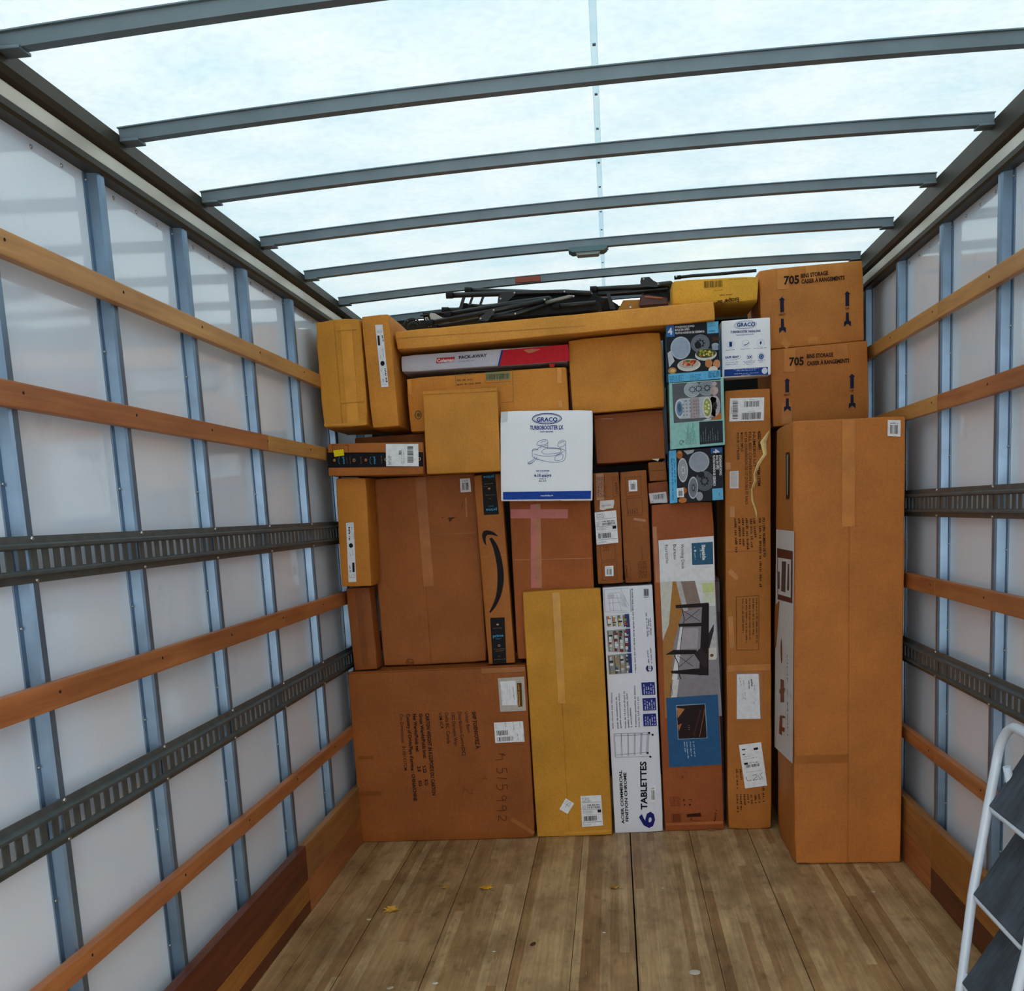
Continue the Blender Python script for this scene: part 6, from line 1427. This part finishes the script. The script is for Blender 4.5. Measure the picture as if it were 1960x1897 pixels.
# coiled dark strap at the far left
r = empty('coiled_strap', (-0.878, 5.04, 2.401)); tag(r, 'dark coiled strap lying between the upright carton and the black bag', 'strap')
for k in range(4):
    R_ = .034 - .007 * k
    MB().tube([(R_ * 1.15 * math.cos(t * math.pi / 10), .01 * k, .004 + R_ * math.sin(t * math.pi / 10)) for t in range(11)], .0035, 8).build('loop', M_FABRIC if k % 2 else M_BLACK, r)
# little carton and red-brown case behind the right chair
r, cx, cz = lump('carton', [(0.056, 5.15, 2.427), (0.083, 5.15, 2.472), (0.162, 5.15, 2.47), (0.16, 5.15, 2.425)], 5.15, .1, cardboard('#a87a3c', 60), 'small brown carton glimpsed behind the right folded chair', 'box')
MB().box(-.04, .04, -.001, .02, .0, .002).build('tape', tape_on('#a87a3c', M_TAPE), r)
MB().tube([(.0, -.003, .012), (.0, .002, .012)], .005, 10).build('button', M_STEEL, r)
r, cx, cz = lump('leather_case', [(0.153, 5.12, 2.437), (0.161, 5.12, 2.48), (0.194, 5.12, 2.482), (0.283, 5.12, 2.462), (0.286, 5.12, 2.436)], 5.12, .12, simple('dark_red_leather', '#4a1d18', .35), 'dark red-brown case beside the yellowish carton on top of the stack', 'case')
MB().tube([(-.035, -.004, .036), (0, -.005, .030), (.045, -.004, .024)], .0035, 8).build('piping', simple('tan_edge', '#a5643c', .5), r)

# ================================================================== STEP LADDER
lad = empty('step_ladder', (.86, 2.60, 0)); tag(lad, 'white tubular folding step ladder with charcoal treads, lower right corner', 'ladder')
def LP(x, y, z): return (x - .86, y - 2.60, z)
def rx_(z): return .822 + .150 * z
far, near = 2.775, 2.40
pts = [LP(rx_(0), far - .055, .012), LP(rx_(.26), far - .03, .26), LP(rx_(.49), far, .49), LP(rx_(.73), far, .73), LP(rx_(.85) + .005, far + .01, .85)]
for k in range(1, 8):
    t = k / 7 * math.pi / 2; pts.append(LP(rx_(.85) + .005 + .012 * math.sin(t), far + .01 - .10 * (1 - math.cos(t)), .85 + .10 * math.sin(t)))
pts2 = [LP(x + .86, 2 * (far + near) / 2 - (y + 2.60) - .0, z) for x, y, z in pts]
MB().tube(pts + list(reversed(pts2)), .0125, 14).build('front_frame', M_LADDER, lad)
for y in (far - .03, near + .03):
    MB().tube([LP(.965, y, .84), LP(1.05, y + (.02 if y > 2.6 else -.02), .45), LP(1.13, y + (.04 if y > 2.6 else -.04), .012)], .010, 12).build('rear_leg', M_LADDER, lad)
MB().tube([LP(1.10, far + .005, .16), LP(1.10, near - .005, .16)], .008, 10).build('rear_brace', M_LADDER, lad)
for z, yl in ((.49, far), (.726, far), (.26, far - .03)):
    x0 = rx_(z) + .002; yr = near + (far - yl)
    tilt = math.radians(58); D_ = .235
    st = empty('step', LP(x0, (yl + yr) / 2, z)); st.parent = lad; st.rotation_euler = (0, -tilt, 0)
    hw = (yl - yr) / 2 - .006
    MB().box(.004, D_, -hw + .01, hw - .01, -.004, .010).build('tread', M_TREAD, st, .004)
    m_ = MB().tube([(.03, hw, 0), (.012, hw - .006, 0), (0, hw - .03, 0), (0, -hw + .03, 0), (.012, -hw + .006, 0), (.03, -hw, 0)], .008, 10); m_.build('rim', M_LADDER, st)
    for k in range(9):
        y = -hw + .03 + k * (2 * hw - .06) / 8
        MB().box(.02, D_ - .015, y - .003, y + .003, .010, .0125).build('grip_rib', M_TREAD, st)
for p in (LP(rx_(0), far - .055, 0), LP(rx_(0), near + .055, 0), LP(1.131, far + .01, 0), LP(1.131, near - .01, 0)):
    q = Vector(p); MB().tube([q, q + Vector((0, 0, .03))], .0165, 12).build('rubber_foot', M_BLACK, lad)

# ================================================================== LITTER ON THE FLOOR
def leaf(x, y, size, rot, col, label, curl=.25, pts=None, name='fallen_leaf', cat='leaf'):
    r = empty(name, (x, y, 0.0006), (0, 0, rot)); tag(r, label, cat)
    P_ = pts or [(0, -.45), (.10, -.28), (.42, -.40), (.30, -.14), (.52, .06), (.30, .08), (.36, .32), (.16, .22), (0, .55), (-.14, .22), (-.38, .34), (-.28, .08), (-.5, .02), (-.28, -.14), (-.36, -.38), (-.10, -.26)]
    V = [(0, 0, .10 * size * curl)] + [(a * size, b * size, size * curl * (.05 + .55 * abs(a) * (1 if k % 3 else 1.5))) for k, (a, b) in enumerate(P_)]
    n = len(P_); V2 = [(a, b, c_ - .0004) for a, b, c_ in V]
    F = [(0, 1 + i, 1 + (i + 1) % n) for i in range(n)]; F += [tuple(reversed([i + n + 1 for i in f])) for f in F]
    F += [(1 + i, n + 2 + i, n + 2 + (i + 1) % n, 1 + (i + 1) % n) for i in range(n)]
    zmin = min(v[2] for v in V2); V = [(a, b, c_ - zmin) for a, b, c_ in V + V2]
    link('blade', mesh('blade', V, F), simple('leaf_skin', col, .6, var=.3, scale=40), r)
    if cat == 'leaf' and pts is None: MB().tube([(0, -.40 * size, .003), (.05 * size, -.75 * size, .004), (.12 * size, -.95 * size, .003)], .0011, 6).build('stem', simple('leaf_stem', '#8a6420', .6), r)
    return r
leaf(-.587, 4.262, .062, .6, '#d49a1c', 'bright yellow maple leaf on the floor in front of the square left carton', .35)
leaf(-.938, 4.023, .075, 2.2, '#cf9a30', 'largest yellow maple leaf on the floor, nearest the left kick board', .35)
leaf(-.760, 4.272, .040, 4.0, '#b98a2a', 'small curled yellow leaf fragment between the two larger maple leaves', .5)
leaf(-.054, 4.232, .042, 1.0, '#a8792c', 'tan crumpled leaf on the floor near the dark centre seam', .5)
leaf(-.830, 4.56, .045, .3, '#8a6a3a', 'dull brown leaf on the floor close to the square left carton', .3)
leaf(-.346, 3.661, .034, 1.2, '#3c1f14', 'dark brown oval leaf on the floor left of the centre seam', .25, [(.5 * math.cos(t * .52), .28 * math.sin(t * .52)) for t in range(12)])
def scrap(x, y, s, rot, label, col='#cdbfa6', name='paper_scrap', cat='scrap'):
    rnd = random.Random(int(x * 1000)); return leaf(x, y, s, rot, col, label, .15, [((.5 + rnd.uniform(-.15, .15)) * math.cos(k * .785), (.4 + rnd.uniform(-.15, .15)) * math.sin(k * .785)) for k in range(8)], name, cat)
scrap(-1.01, 3.93, .022, .2, 'pale paper scrap on the floor left of the largest maple leaf')
scrap(-.80, 3.31, .028, .9, 'pale paper scrap at the bottom edge, left of the centre seam', '#b5a48a')
scrap(-.65, 3.345, .020, .5, 'tiny white scrap at the bottom edge right of the pale scrap', '#d9d6d0')
scrap(-.480, 3.60, .012, .1, 'tiny white speck left of the dark oval leaf', '#d9d6d0')
scrap(-.09, 3.76, .012, .1, 'tiny white speck just left of the centre seam', '#e2dfd8')
scrap(.145, 4.22, .010, .4, 'tiny white speck right of the centre seam', '#e2dfd8')
scrap(.96, 3.38 + .75, .014, .4, 'tiny white speck near the tall carton at right', '#d2cfc8')
d0 = empty('plastic_disc', (.213, 3.406, .0006)); tag(d0, 'round white plastic disc lying flat on the floor near the bottom edge', 'disc')
MB().tube([(0, 0, 0), (0, 0, .002)], .019, 28).build('disc', simple('off_white_plastic', '#b9b3a6', .4), d0, .0005)
MB().tube([(0, 0, .0019), (0, 0, .0026)], [.016, .0155], 28).build('raised_face', simple('off_white_face', '#c2bcae', .4), d0)
rnd = random.Random(9); mb = MB()
for k in range(14):
    a = rnd.uniform(-.7, .7); x, y = rnd.uniform(-.95, .35), rnd.uniform(3.35, 4.6); L_ = rnd.uniform(.01, .035)
    mb.bar((x, y, .0012), (x + L_ * math.sin(a) * .5, y + L_ * math.cos(a), .0014), .0012, .0008)
o = mb.build('straw_bits', simple('straw', '#c9b27a', .7)); tag(o, 'thin pale straw bits strewn over the wooden floor', 'straw', kind='stuff')
